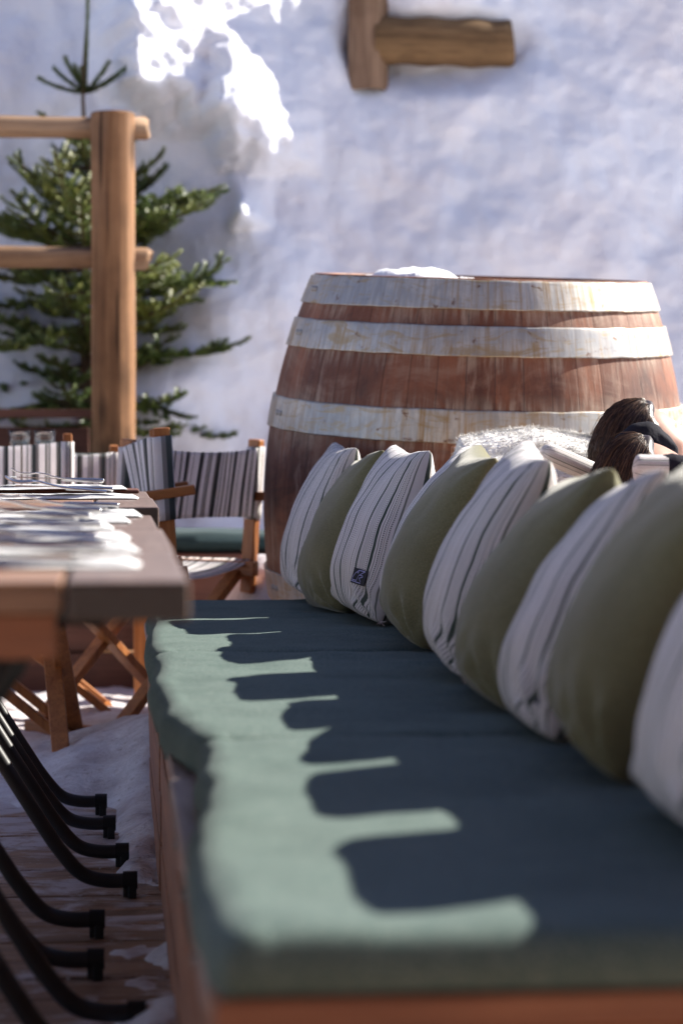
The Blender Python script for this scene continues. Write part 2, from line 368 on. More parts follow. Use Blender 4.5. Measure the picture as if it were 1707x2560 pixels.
sky.sun_elevation = math.asin(SUN.z); sky.sun_rotation = math.atan2(SUN.x, SUN.y); sky.altitude = 1800; sky.air_density = 1.0; sky.dust_density = .6; sky.ozone_density = 1.0
hs_ = nt.nodes.new('ShaderNodeHueSaturation'); hs_.inputs['Saturation'].default_value = .90; hs_.inputs['Hue'].default_value = .518
nt.links.new(sky.outputs[0], hs_.inputs['Color']); nt.links.new(hs_.outputs[0], nt.nodes['Background'].inputs[0]); nt.nodes['Background'].inputs[1].default_value = .077
scene.view_settings.view_transform = 'Standard'; scene.view_settings.look = 'None'; scene.view_settings.exposure = 1.45; scene.view_settings.gamma = 1
scene.cycles.sample_clamp_indirect = 6
scene.cycles.max_bounces = 8

# ------------------------------------------------------------------ ground, deck, snow
def axis(lo, hi, flo, fhi, step, grow):
    a = list(np.arange(flo, fhi + 1e-6, step)); x = flo; s = step; left = []
    while x > lo: s *= grow; x -= s; left.append(x)
    x = a[-1]; s = step; right = []
    while x < hi: s *= grow; x += s; right.append(x)
    return left[::-1] + a + right
def sheet(name, xs, ys, fn, mat):
    vs = [fn(x, y) for y in ys for x in xs]; n = len(xs)
    fs = [[j * n + i, j * n + i + 1, (j + 1) * n + i + 1, (j + 1) * n + i] for j in range(len(ys) - 1) for i in range(n - 1)]
    mb = MB(); mb.add(vs, fs, None, True); o = mb.build(name, mat); return o
g = sheet('ground', axis(-400, 400, -8, 8, 1, 1.5), axis(-300, 600, -4, 9, 1, 1.5), lambda x, y: (x, y, -.14), MAT['snow_clean']); tag(g, kind='structure')

# patches of the slope that bulge outwards and so catch the sun: (x, z, rx, rz, amount)
PATCH = [(.22, 2.72, .20, .22, 1.0), (.42, 2.86, .26, .12, 1.0), (.34, 2.50, .14, .12, .9), (.30, 2.30, .20, .06, .8), (.60, 2.16, .19, .15, 1.1), (.40, 2.08, .22, .07, .9), (.52, 1.88, .07, .07, .9), (.12, 2.12, .14, .05, .6)]
def patch(x, z):
    s = 0
    for px, pz, rx, rz, a in PATCH:
        d = ((x - px) / rx) ** 2 + ((z - pz) / rz) ** 2
        if d < 6: s = max(s, a * math.exp(-d * .8))
    return s
def slope_y(x, z):
    y = 9.62 + .24 * (z - .9) + .02 * (x - .2)
    y += .14 * smooth(.45, -.15, x) * smooth(2.6, 1.7, z)        # pocket where the spruce stands
    y += 2.4 * max(0, z - 2.88) ** 1.25                             # crest
    y -= .55 * smooth(.75, -.1, z)
    # soft mounds low on the left, below the spruce
    for mx, mz, mr, a in ((.38, 1.35, .28, .22), (.20, 1.05, .22, .20), (.62, 1.62, .22, .07), (-.3, 1.02, .35, .16), (.12, .98, .12, .1), (1.6, 1.55, .18, -.03)):
        d = ((x - mx) ** 2 + (z - mz) ** 2) / mr ** 2
        if d < 5: y -= a * math.exp(-d)
    # hollow scooped round the buried log fence
    d = ((x - 1.40) / .36) ** 2 + ((z - 2.52) / .16) ** 2
    y += .15 * math.exp(-d ** 2)
    d = ((x - 1.06) / .11) ** 2 + ((z - 2.56) / .20) ** 2
    y += .10 * math.exp(-d ** 1.5)
    y += .10 * fbm(x * .7 + 3, z * .7, 1.3, 2) + .055 * fbm(x * 2.3, z * 2.0, 5.1, 3) + .016 * fbm(x * 7.0, z * 6.0, 15.1, 3)
    # a low ridge on the left that turns towards the sun, with a lump below it
    y_0 = y; brk = .06 * fbm(x * 4.2, z * 6.0, 3.0, 4)
    ridge = smooth(-.10, .10, x + brk) * clamp((.70 - x) / .60) * smooth(2.10, 2.34, z + brk * 1.6)
    y -= .43 * ridge * clamp((6.0 - z) / 3.6, 0, 1)
    lump = smooth(.36, .47, x + brk * .6) * clamp((.86 - x) / .36) * smooth(1.97, 2.10, z + brk) * clamp((2.62 - z) / .45)
    y -= .27 * lump
    lm2 = smooth(.46, .51, x + brk * .5) * clamp((.66 - x) / .14) * smooth(1.74, 1.80, z + brk * .5) * clamp((2.02 - z) / .20)
    y -= .16 * lm2
    lit = clamp((y_0 - y) * 6); p = .10 * patch(x, z); y -= lit * (.030 * fbm(x * 5.5, z * 7.0, 41, 3) + .012 * fbm(x * 17, z * 21, 4, 3))
    n = fbm(x * 5.5, z * 7.5, 9.0, 4, 2.1, .55)
    y += -p * (.20 + .15 * n) + (.006 + .010 * lit) * fbm(x * 11, z * 13, 2.0, 4, 2.1, .6)
    return y
xs = axis(-14, 14, -.9, 3.0, .013, 1.25); zs = axis(-.5, 5.5, .3, 3.2, .013, 1.35)
wall = sheet('snow_slope', xs, zs, lambda x, z: (x, slope_y(x, z), z), MAT['snow']); tag(wall, kind='structure')
if True:
    n = len(zs) - 1
mb = MB()
y = .2
while y < 9.0:
    wd = .137
    mb.box((-.2 + random.uniform(-.01, .01), y + wd / 2, -.02 + random.uniform(-.0015, .0015)), (7.2, wd, .04)); y += wd + .007
deck = mb.build('deck', MAT['deck'], None, .003); tag(deck, kind='structure')
def packed(x, y):
    h = .085 * smooth(-.40, .09, x) * smooth(5.72, 6.15, y) * smooth(6.75, 6.4, y) + .05 * smooth(-.03, .09, x) * smooth(4.6, 5.8, y) * smooth(6.6, 6.0, y)
    nn = fbm(x * 4, y * 3, 3, 4)
    h += .045 * smooth(-.10, .085, x) * max(0, .35 + nn) * smooth(2.6, 3.4, y) * smooth(5.9, 4.9, y)
    h += .022 * max(0, nn - .12) * smooth(3.4, 4.4, y)
    h += .05 * smooth(5.7, 6.3, y) * (1 + .35 * fbm(x * 2.4, y * 2.4, 8, 3))
    # heap at the foot of the barrel
    d = ((x - .48) / .20) ** 2 + ((y - 7.35) / .35) ** 2; h += .46 * math.exp(-d * d)
    d = ((x - 1.0) / .75) ** 2 + ((y - 6.75) / .75) ** 2; h += .07 * math.exp(-d)
    d = ((x - .75) / .22) ** 2 + ((y - 8.25) / .3) ** 2; h += .62 * math.exp(-d)
    h += .014 * fbm(x * 6, y * 6, 1, 4) * smooth(.004, .06, h) + .006 * fbm(x * 20, y * 20, 4, 3) * smooth(.004, .05, h)
    return (x, y, h - .022 + .018 * smooth(0, .03, h))
ps = sheet('packed_snow', axis(-3.4, 3.2, -1.0, 1.6, .025, 1.3), axis(1.2, 9.05, 1.4, 8.6, .03, 1.3), packed, MAT['packed']); tag(ps, kind='structure')

# ------------------------------------------------------------------ bench
BX0, BX1, BY0, BY1 = .082, .80, 1.985, 6.10
ben = empty('long_bench', (.44, 4.04, 0), 'long reddish wooden bench box running from the foreground to the barrel, under green pads', 'bench')
OX, OY = -.44, -4.04
def P(x, y, z): return (x + OX, y + OY, z)
mods = [(1.985, 3.26), (3.264, 4.60), (4.604, 6.10)]
for i, (a, b_) in enumerate(mods):
    mb = MB(); off = (.0, .005, .002)[i]
    for q in range(4):
        mb.box(P(BX0 + .010 + off + (.002 if q % 2 else 0), (a + b_) / 2, .060 + q * .0965), (.018, b_ - a - .004, .0905))
    mb.build('front_panel', MAT['bench_wood'], ben, .003)
    mb = MB()
    for yy in np.arange(a + .12, b_ - .05, .36):
        for zz in (.345,):
            mb = MB()
            c0 = V(P(BX0 + off + .0005, yy, zz)); n = 10
            pts = [c0 + V((-.004, .007 * math.cos(2 * math.pi * k / n), .007 * math.sin(2 * math.pi * k / n))) for k in range(n)]
            pts2 = [c0 + V((0, .009 * math.cos(2 * math.pi * k / n), .009 * math.sin(2 * math.pi * k / n))) for k in range(n)]
            mb.add(pts + pts2, [list(range(n))] + [[k, (k + 1) % n, n + (k + 1) % n, n + k] for k in range(n)])
            mb.build('screw', MAT['screw'], ben)
    mb = MB(); mb.box(P(BX0 + off + .045, (a + b_) / 2, .412), (.105, b_ - a - .006, .024)); mb.box(P(.48, (a + b_) / 2, .410), (.63, b_ - a - .006, .02))
    mb.build('seat_board', MAT['bench_top'], ben, .004)
mb = MB()
for q in range(4): mb.box(P(.442, BY0 - .011, .050 + q * .0975), (.716, .020, .0955))
mb.build('end_panel', MAT['bench_wood_x'], ben, .004)
mb = MB(); mb.box(P(.442, BY0 - .010, .409), (.722, .056, .030)); mb.build('end_cap', MAT['bench_wood_x'], ben, .004)
for yy in (2.02, 3.25, 4.6, 6.06):
    mb = MB(); mb.box(P(.775, yy, .37), (.045, .06, .735)); mb.build('back_post', MAT['bench_wood'], ben, .003)
mb = MB()
for q in range(3): mb.box(P(.742, 4.04, .50 + q * .085), (.020, 4.12, .075))
mb.box(P(.752, 4.04, .748), (.07, 4.14, .022))
mb.build('backrest', MAT['bench_wood'], ben, .004)

# seat cushions with wavy loose covers
EDGE = [[(1.97, .090), (2.05, .088), (2.2, .083), (2.35, .082), (2.5, .089), (2.7, .104), (2.86, .116), (2.95, .110), (3.05, .119), (3.15, .124), (3.26, .118)],
        [(3.26, .120), (3.36, .108), (3.48, .090), (3.58, .080), (3.7, .083), (3.85, .078), (3.97, .079), (4.15, .074), (4.3, .078), (4.45, .081), (4.6, .076)],
        [(4.6, .080), (4.8, .074), (5.0, .084), (5.2, .081), (5.5, .096), (5.8, .092), (6.1, .100)]]
BUMPS = [(.40, 4.42, .09, .05, .014), (.52, 4.30, .12, .03, .006), (.3, 3.55, .15, .04, .004), (.45, 2.5, .2, .06, .004), (.25, 3.95, .1, .05, .004)]
def cushion(idx, y0, y1, label):
    T = .056; Z0 = .4245; XR = .715; n = 70; mrows = int((y1 - y0) / .018)
    prof = [(0.0, -.35, .004), (-.012, .10, 0), (-.014, .45, 0), (-.006, .78, 0), (.006, .95, 0), (.02, 1.0, 0)]
    ys = [(y0 + .010, 0), (y0 + .0, .12), (y0 - .001, .5), (y0 + .004, .82), (y0 + .012, .96), (y0 + .026, 1)]
    ys += [(y, 1) for y in np.linspace(y0 + .045, y1 - .045, mrows)]
    ys += [(y1 - .026, 1), (y1 - .012, .96), (y1 - .004, .82), (y1 + .001, .5), (y1, .12), (y1 - .010, 0)]
    rows = []
    for y, s in ys:
        d0 = min(y - y0, y1 - y); rr = .075
        xl = interp(y, EDGE[idx]) + .010 * noise.noise(V((y * 3.1, idx * 7, 0))) + .003 * noise.noise(V((y * 7.0, idx * 7, 5)))
        if d0 < rr: xl += rr * .18 * (1 - math.sqrt(max(0, 1 - ((rr - max(d0, 0)) / rr) ** 2)))
        row = []; droop = max(0, .10 - xl) * .9 + .008 * (1 + noise.noise(V((y * 6, 3.3, idx))))
        for dx, zf, _ in prof:
            z = Z0 + T * zf * (1 if zf > 0 else 0) * s
            if zf < 0: z = Z0 - droop * (1 if s > .9 else 0)
            wob = .003 * noise.noise(V((y * 9, zf * 2, idx + 4))) * (1 - max(zf, 0))
            row.append((xl + dx + wob, y, z))
        for i in range(1, n):
            t = i / n; x = xl + .02 + (XR - xl - .04) * t
            z = Z0 + T * s
            z += s * (.004 * fbm(x * 5, y * 6, idx, 3) + .0036 * noise.noise(V((x * 4, y * 26, 5))) * smooth(0, .1, t) * smooth(-.3, .4, noise.noise(V((x * 3, y * 2.2, 8)))) )
            for bx, by, rx, ry, a in BUMPS: z += s * a * math.exp(-((x - bx) / rx) ** 2 - ((y - by) / ry) ** 2)
            z -= s * .005 * math.exp(-(min(y - y0, y1 - y) / .03) ** 2)
            row.append((x, y, z))
        for dx, zf, _ in prof[::-1]:
            row.append((XR - dx * 1.0, y, Z0 + T * max(zf, 0) * s))
        rows.append(row)
    k = len(rows[0]); cx, cy = .40, (y0 + y1) / 2
    vs = [(x - cx, y - cy, z - Z0) for r in rows for x, y, z in r]
    fs = [[j * k + i, j * k + i + 1, (j + 1) * k + i + 1, (j + 1) * k + i] for j in range(len(rows) - 1) for i in range(k - 1)]
    fs.append([j * k + 0 for j in range(len(rows))] + [j * k + k - 1 for j in range(len(rows) - 1, -1, -1)])
    mb = MB(); mb.add(vs, fs, None, True); mb.sm[-1] = False
    o = mb.build('seat_cushion', MAT['green'])
    o.location = (cx, cy, Z0); return tag(o, label, 'cushion', 'green seat pads along the bench')
cushion(0, 1.948, 3.256, 'green cloth seat pad at the near end of the bench, closest to the camera')
cushion(1, 3.262, 4.598, 'green cloth seat pad in the middle of the bench between the other two pads')
cushion(2, 4.604, 6.11, 'green cloth seat pad at the far end of the bench in front of the barrel')

# ------------------------------------------------------------------ pillows
def pillow(seed, W=.44, H=.43, T=.082, pinch=.075, wr0=.42):
    N = 56; mb = MB(); rnd = random.Random(seed); ph = rnd.random() * 20
    def pt(side):
        def fn(a, b):
            u = a * 2 - 1; v = b * 2 - 1
            u = math.sin(u * math.pi / 2) * .55 + u * .45; v = math.sin(v * math.pi / 2) * .55 + v * .45
            y = W / 2 * u * (1 - pinch * (1 - v * v) ** .8); z = H / 2 * v * (1 - (pinch * 1.35 if v > 0 else pinch * .45) * (1 - u * u) ** .8)
            rc = 1 - .045 * (u * v) ** 6; y *= rc; z *= rc
            f = max(0, (1 - u * u)) ** .5 * max(0, (1 - v * v)) ** (.5 if v > 0 else .42)
            t = T * f ** .85
            # sag: more filling low down
            t *= 1 + .30 * (-v) * (1 - .5 * u * u); lo = smooth(-.30, -.85, v); wr = .14 + wr0 * lo
            eu = min(1 - abs(u), 1 - abs(v)); fe = smooth(0, .05, eu)
            # puckers running in from the seams and folds from the corners
            pk = .0045 * wr * math.sin(38 * (v if abs(u) > abs(v) else u) + 3 * noise.noise(V((u * 2, v * 2, ph)))) * math.exp(-eu * 7)
            cd = math.hypot(abs(u) - 1, abs(v) - 1)
            fold = .010 * wr * noise.noise(V((u * 2.2 + ph, v * 2.2, side * 3.0))) + .007 * wr * noise.noise(V((u * 5 + ph, v * 4, side * 5.0 + 2)))
            ang = math.atan2(1 - abs(v), 1 - abs(u) + 1e-6)
            rad = .011 * wr * math.sin(ang * 11 + ph) * math.exp(-((cd - .32) / .22) ** 2) * (1.4 if v < 0 else .6)
            low = .009 * wr * noise.noise(V((u * 7 + ph, v * 3, 4.0 + side))) * smooth(-.35, -.85, v)
            t += fe * (pk + fold + rad + low) * (1 if f > 0 else 0)
            wob = .006 * noise.noise(V((v * 2.0, u * 2.0, ph + 9)))
            return V((side * t + wob, y, z))
        return fn
    mb.grid(N, N, pt(-1), lambda a, b: (a, b), True, True)
    mb.grid(N, N, pt(1), lambda a, b: (a + .37, b), True, False)
    return mb
# y of the near lower corner, x of it, lean, yaw, roll, cloth, label
PIL = [(5.88, .480, 13, 2, 2, 's', 'striped pillow at the far end of the row, next to the barrel'),
       (5.52, .500, 15, 0, -4, 'o', 'narrow olive pillow squeezed behind the tagged striped pillow, farthest of the olive ones'),
       (5.14, .548, 16, 5, 2, 's', 'striped pillow with a black square label showing on its lower corner'),
       (4.80, .580, 20, -4, 3, 's', 'striped pillow mostly hidden behind an olive one, only its edge and tip showing'),
       (4.50, .553, 21, -3, 4, 'o', 'olive pillow with its pointed corner standing against the white fleece'),
       (3.90, .548, 20, -4, 5, 's', 'striped pillow with a bold dark stripe, between the two mid row olive pillows'),
       (3.47, .546, 24, -6, -3, 'o', 'olive pillow in front of the people, its tip pointing right'),
       (3.11, .548, 23, -8, -4, 's', 'striped pillow with a navy tag at its foot, before the biggest olive pillow'),
       (2.71, .551, 23, -5, 4, 'o', 'biggest looking olive pillow, nearest olive one to the camera'),
       (2.17, .560, 20, -2, 0, 's', 'blurred striped pillow cut off by the right edge, nearest to the camera')]
pobj = []
for i, (y0, x0, lean, yaw, roll, kind, label) in enumerate(PIL):
    W = .40; H = .405
    mb = pillow(i * 13 + 3, W, H, (.094 if kind == 's' else .102), .085)
    o = mb.build('pillow', MAT['stripe'] if kind == 's' else MAT['olive'], None, 0, .0006)
    rot = Matrix.Rotation(R(yaw), 4, 'Z') @ Matrix.Rotation(R(lean), 4, 'Y') @ Matrix.Rotation(R(roll), 4, 'X')
    corner = rot @ V((0, -W / 2, -H / 2))
    loc = V((x0 + .022, y0, .481)) - corner
    o.matrix_world = Matrix.Translation(loc) @ rot
    tag(o, label, 'pillow', 'pillows leaning along the bench'); pobj.append(o)
# thread tufts at lower corners
def tuft(par, y, z, mat):
    mb = MB()
    for k in range(7):
        a = random.uniform(-1, 1); b_ = random.uniform(-.4, .8)
        mb.tube([(0, y, z), (.006 * a, y - .008, z - .002 + .005 * b_), (.012 * a, y - .016, z - .003 + .010 * b_)], [.0016, .0013, .0008], 5)
    mb.build('corner_tuft', mat, par)
MAT['thread'] = m_plain('loose_thread', (.62, .50, .46), .9)
for i in (0, 2, 5, 9): tuft(pobj[i], -.194, -.192, MAT['thread'])
# label with its monogram on the third pillow
def cloth_label(par, ink, W=.44, H=.425, yc=-.150, zc=-.112, sc=.034):
    # sits on the front face near the near seam
    me = par.data; best = None
    def surf(y, z):
        bx = 0; bd = 9
        for v_ in me.vertices:
            if v_.co.x < .01:
                d = (v_.co.y - y) ** 2 + (v_.co.z - z) ** 2
                if d < bd: bd = d; bx = v_.co.x
        return bx
    mb = MB(); h = sc / 2
    cs = [(yc - h, zc - h), (yc + h, zc - h), (yc + h, zc + h), (yc - h, zc + h)]
    ctr = [(surf(y, z) - .004) for y, z in cs]
    # plane through least-squares of the corners
    x0 = sum(ctr) / 4; gy = ((ctr[1] + ctr[2]) - (ctr[0] + ctr[3])) / (2 * sc); gz = ((ctr[2] + ctr[3]) - (ctr[0] + ctr[1])) / (2 * sc)
    def p(y, z, off=0): return V((x0 + gy * (y - yc) + gz * (z - zc) - .002 - off, y, z))
    q = [p(y, z) for y, z in cs]; q2 = [p(y, z, -.0015) for y, z in cs]
    mb.add(q + q2, [[0, 1, 2, 3][::-1], [4, 5, 6, 7], [0, 1, 5, 4], [1, 2, 6, 5], [2, 3, 7, 6], [3, 0, 4, 7]])
    lab = mb.build('cloth_label', MAT['tag'], par)
    if ink:
        mb = MB()
        # seen from the camera the near seam is on the right: text x runs towards -y
        S = [[(.20, .66), (.42, .92), (.40, .66)], [(.28, .76), (.41, .76)], [(.42, .90), (.86, .92), (.50, .60)], [(.50, .60), (.74, .62), (.78, .54), (.56, .42), (.72, .20)],
             [(.20, .66), (.10, .40), (.09, .22), (.40, .22), (.48, .60)], [(.05, .13), (.74, .12)]]
        for st in S:
            pts = [p(yc + h - sc * a, zc - h + sc * b_, .0006) for a, b_ in st]
            for a, b_ in zip(pts, pts[1:]): mb.beam(a, b_, .0016, .0006, (-1, 0, 0))
        mb.build('monogram', MAT['tag_ink'], lab)
cloth_label(pobj[2], True)
MAT['navy'] = m_plain('navy_tag', (.012, .016, .06), .7)
mb = MB(); mb.box((-.028, -.160, -.135), (.004, .035, .05), Matrix.Rotation(R(-25), 3, 'Z')); mb.build('navy_tag', MAT['navy'], pobj[7])

# ------------------------------------------------------------------ barrel
BH = 1.25
def rad(z): return .592 - .128 * ((z - BH / 2) / (BH / 2)) ** 2
brot = Matrix.Rotation(R(1.0), 4, 'Y') @ Matrix.Rotation(R(4.6), 4, 'X')
bar = empty('wine_barrel', (1.0, 6.76, .095), 'huge weathered brown wine barrel with pale rusty hoops, behind the bench', 'barrel', rot=brot.to_euler())
mb = MB(); prof = [(rad(0) - .03, .03), (rad(0) - .028, 0), (rad(0), 0)] + [(rad(z), z) for z in np.linspace(.02, BH - .004, 60)] + [(rad(BH) - .002, BH), (rad(BH) - .028, BH), (rad(BH) - .034, BH - .06)]
mb.lathe(prof, 184); mb.build('staves', MAT['staves'], bar)
mb = MB(); mb.lathe([(.0001, BH - .055), (rad(BH) - .034, BH - .055)], 64); mb.build('barrel_head', MAT['wall_wood'], bar); mb = MB(); mb.lathe([(.0001, .03), (rad(0) - .03, .03)], 64); mb.build('barrel_head', MAT['wall_wood'], bar)
for (t0, t1, th) in ((.004, .080, .005), (.122, .200, .005), (.338, .424, .006), (.822, .905, .006), (1.055, 1.13, .005), (1.172, 1.246, .005)):
    z1, z0 = BH - t0, BH - t1; mb = MB()
    o1 = th + .002; sg = 180; vs = []; fs = []; us = []
    zsx = [z0, z0 + .003, z1 - .003, z1]
    rr = [(rad(z0) + .001, z0), (rad(z0) + o1, z0 + .0008)] + [(rad(z) + o1, z) for z in np.linspace(z0 + .004, z1 - .004, 7)] + [(rad(z1) + o1, z1 - .0008), (rad(z1) + .001, z1)]
    mb.lathe(rr, sg)
    for i_, v_ in enumerate(mb.v):
        a = math.atan2(v_[1], v_[0]); e = .0022 * noise.noise(V((math.cos(a) * 9, math.sin(a) * 9, z0 * 5)))
        mb.v[i_] = (v_[0], v_[1], v_[2] + e)
    # riveted overlap facing the camera-left side
    h = mb.build('hoop', MAT['hoop'], bar)
    mb = MB()
    for k in range(2):
        a = R(-168 + 3 * k)
        for zz in (z0 + (z1 - z0) * .5,):
            r_ = rad(zz) + o1; cc = V((r_ * math.cos(a), r_ * math.sin(a), zz)); d_ = V((math.cos(a), math.sin(a), 0))
            mb.tube([cc - d_ * .002, cc + d_ * .004, cc + d_ * .006], [.009, .008, .003], 8)
    mb.build('rivet', MAT['hoop'], h)
# snow lying on the barrel head
mb = MB()
def capf(a, b_):
    th = a * 2 * math.pi; r_ = b_ * .445
    x, y = r_ * math.cos(th), r_ * math.sin(th)
    hgt = .030 + .036 * math.exp(-((x + .20) / .15) ** 2 - ((y + .25) / .2) ** 2) * 1.0 + .022 * fbm(x * 8, y * 8, 2, 5) + .008 * fbm(x * 40, y * 40, 2, 3)
    hgt *= smooth(.35, -.05, x) * .9 + .1
    return V((x, y, hgt * smooth(1.0, .86, b_) ))
mb.grid(72, 24, capf)
sn = mb.build('snow_heap', MAT['snow_clean'], None, 0, .0004); sn.matrix_world = bar.matrix_basis.copy() if False else Matrix.Translation((1.0, 6.76, .095)) @ brot @ Matrix.Translation((0, 0, BH - .053))
tag(sn, 'small heap of crusted snow lying on top of the barrel', 'snow')

# ------------------------------------------------------------------ director chairs
def make_chair():
    root = empty('director_chair', (0, 0, 0), '', 'chair')
    hw = .27
    for s in (-1, 1):
        mb = MB(); mb.beam((s * hw, -.21, .022), (s * hw, .21, .022), .028, .044); mb.build('foot_rail', MAT['chair_wood_y'], root, .003)
        mb = MB(); mb.beam((s * .25, -.22, .475), (s * .25, .21, .475), .026, .044); mb.build('seat_rail', MAT['chair_wood_y'], root, .003)
        mb = MB(); mb.beam((s * .272, -.265, .690), (s * .272, .235, .684), .052, .026); mb.build('armrest', MAT['chair_wood_y'], root, .004)
        mb = MB(); mb.beam((s * .276, .165, .43), (s * .276, .165, .672), .024, .06, (0, 1, 0)); mb.build('arm_support', MAT['chair_wood'], root, .003)
        mb = MB(); mb.beam((s * .276, -.165, .40), (s * .276, -.200, .858), .026, .044, (0, 1, 0)); bp = mb.build('back_post', MAT['chair_wood'], root, .004)
        mb = MB(); mb.tube([(s * .290, -.167, .445), (s * .294, -.167, .445)], .010, 10); mb.build('bolt', MAT['steel'], bp)
    for yy in (-.16, .15):
        for s in (-1, 1):
            o_ = .014 * s
            mb = MB(); mb.beam((-s * .262, yy + o_, .045), (s * .245, yy + o_, .462), .024, .046, (0, 1, 0)); mb.build('leg', MAT['chair_wood'], root, .003)
    mb = MB()
    def seatf(a, b_):
        x = -.255 + .51 * a; y = -.19 + .375 * b_
        return V((x, y, .502 - .045 * (1 - (x / .255) ** 2) ** .8 + .003 * noise.noise(V((x * 9, y * 9, 1)))))
    mb.grid(24, 16, seatf, lambda a, b_: (b_ * .85, a)); st = mb.build('seat', MAT['canvas'], root)
    so_ = st.modifiers.new('Solidify', 'SOLIDIFY'); so_.thickness = .003
    bk = chair_back(.050); bk.parent = root
    return root
def chair_back(sag):
    mb = MB()
    zb, zt = .625, .838
    def backf(a, b_):
        x = -.276 + .552 * a; e = 1 - (x / .276) ** 2
        z = zb + (zt - zb) * b_ - .018 * e * b_ ** 2 + .008 * e * (1 - b_)
        y = -.165 - .035 * (z - .40) / .458 - .024 * (1 if sag > 0 else -1) - sag * e ** .8 * (.55 + .45 * b_) + .005 * noise.noise(V((x * 14, z * 5, 2)))
        return V((x, y, z))
    mb.grid(48, 14, backf, lambda a, b_: (a, b_ * .5))
    for s in (-1, 1):   # sleeves round the posts
        def slv(a, b_, s=s):
            th = a * 2 * math.pi; z = zb - .004 + (zt - zb + .002) * b_
            y0 = -.165 - .035 * (z - .40) / .458
            ca, sa = math.cos(th), math.sin(th)
            k = (abs(ca) ** 4 + abs(sa) ** 4) ** -.25
            return V((s * .276 + .0185 * ca * k, y0 + .027 * sa * k, z))
        mb.grid(20, 8, slv, lambda a, b_: (.04 + a * .22, b_ * .5))
    bk = mb.build('backrest', MAT['canvas']); so_ = bk.modifiers.new('Solidify', 'SOLIDIFY'); so_.thickness = .002
    return bk
ch = make_chair()
CH = [((-.405, 6.63, .045), (0, 0, R(180)), 'striped canvas director chair at the left frame edge, its back facing the empty glasses'),
      ((-.285, 7.46, .012), (0, 0, R(3)), 'striped canvas director chair half hidden behind the leftmost chair'),
      ((.087, 7.06, .03), (0, 0, R(46.5)), 'striped canvas director chair turned towards the far table, beside the barrel'),
      ((.035, 6.44, .040), (R(-7.5), 0, R(90)), 'striped canvas director chair seen side on at the table end, armrest towards the table')]
for i, (l, r_, lab) in enumerate(CH):
    o = ch if i == 0 else copy_tree(ch); o.location = l; o.rotation_euler = r_; o['label'] = lab; o['group'] = 'director chairs around the tables'
    if i == 3:
        nb = chair_back(-.075)
        for c_ in o.children:
            if c_.name.startswith('backrest'): c_.data = nb.data
        bpy.data.objects.remove(nb)

# ------------------------------------------------------------------ tables with black tube legs
def curve(pts, n=6):
    out = []
    pts = [V(p) for p in pts]
    for i in range(len(pts) - 1):
        p0 = pts[max(i - 1, 0)]; p1 = pts[i]; p2 = pts[i + 1]; p3 = pts[min(i + 2, len(pts) - 1)]
        for k in range(n):
            t = k / n
            out.append(.5 * ((2 * p1) + (p2 - p0) * t + (2 * p0 - 5 * p1 + 4 * p2 - p3) * t * t + (3 * p1 - p0 - 3 * p2 + p3) * t ** 3))
    out.append(pts[-1]); return out
def make_table(zt=.745):
    root = empty('slatted_table', (0, 0, 0), '', 'table')
    x0, x1 = -.66, .074
    mb = MB(); n = 6; w = .694 / n
    for k in range(n): mb.box(((x0 + x1) / 2, -.347 + w * (k + .5), zt - .016), (x1 - x0 - .25, w - .005, .031))
    mb.build('tabletop', MAT['table_top'], root, .0025)
    for xc in (x0 + .06, x1 - .06):
        mb = MB(); mb.box((xc, 0, zt - .020), (.119, .694, .040)); mb.build('side_board', MAT['table_side'], root, .004)
    for yy in (-.325, .325):
        mb = MB(); mb.box(((x0 + x1) / 2, yy, zt - .055), (x1 - x0 - .26, .022, .044)); mb.build('apron', MAT['bench_wood_x'], root, .002)
    for yy in (-.165, .165):
        for s in (1, -1):
            f = lambda x: (x if s > 0 else -.58 - x)
            yo = yy + (.0 if s > 0 else .032)
            pts = curve([(f(.026), yo, .034), (f(-.03), yo, .034), (f(-.075), yo, .048), (f(-.115), yo, .092), (f(-.16), yo, .160), (f(-.30), yo, .385), (f(-.46), yo, .640), (f(-.505), yo, .695), (f(-.56), yo, zt - .048)], 7)
            mb = MB(); mb.tube(pts, .0142, 14); lg = mb.build('leg', MAT['black_metal'], root)
            mb = MB(); mb.tube([(f(.004), yo, .034), (f(.032), yo, .034)], .0172, 14)
            d = .014 if s > 0 else -.014
            mb.beam((f(.032) - d - d * .3, yo, .016), (f(.032) - d * .3 + d * .15, yo, .016), .031, .032)
            mb.beam((f(.004) + .0 * d, yo, .012), (f(.018), yo, .012), .022, .020)
            mb.build('foot_cap', MAT['rubber'], lg, .002)
    return root
tb = make_table()
TB = [(0, 2.685, 0, 'small slatted table nearest the camera, its dark side board blurred'),
      (.002, 3.39, 0, 'second small slatted table from the camera in the joined row'),
      (-.004, 4.095, 0, 'third small slatted table from the camera, its far corner beside the next table'),
      (.010, 4.80, .015, 'fourth small slatted table from the camera, set slightly higher than the ones before it'),
      (.006, 5.50, .015, 'last small slatted table of the row, closest to the director chairs')]
for i, (x, y, z, lab) in enumerate(TB):
    o = tb if i == 0 else copy_tree(tb); o.location = (x, y, z); o['label'] = lab; o['group'] = 'slatted tables joined in a row'
    for q_, c_ in enumerate([c for c in o.children if c.name.startswith('leg')]): c_.location.x = (.010, .012, -.045, .002 if q_ < 2 else -.012, -.035 if q_ < 2 else -.055)[i]; c_.location.z = -z

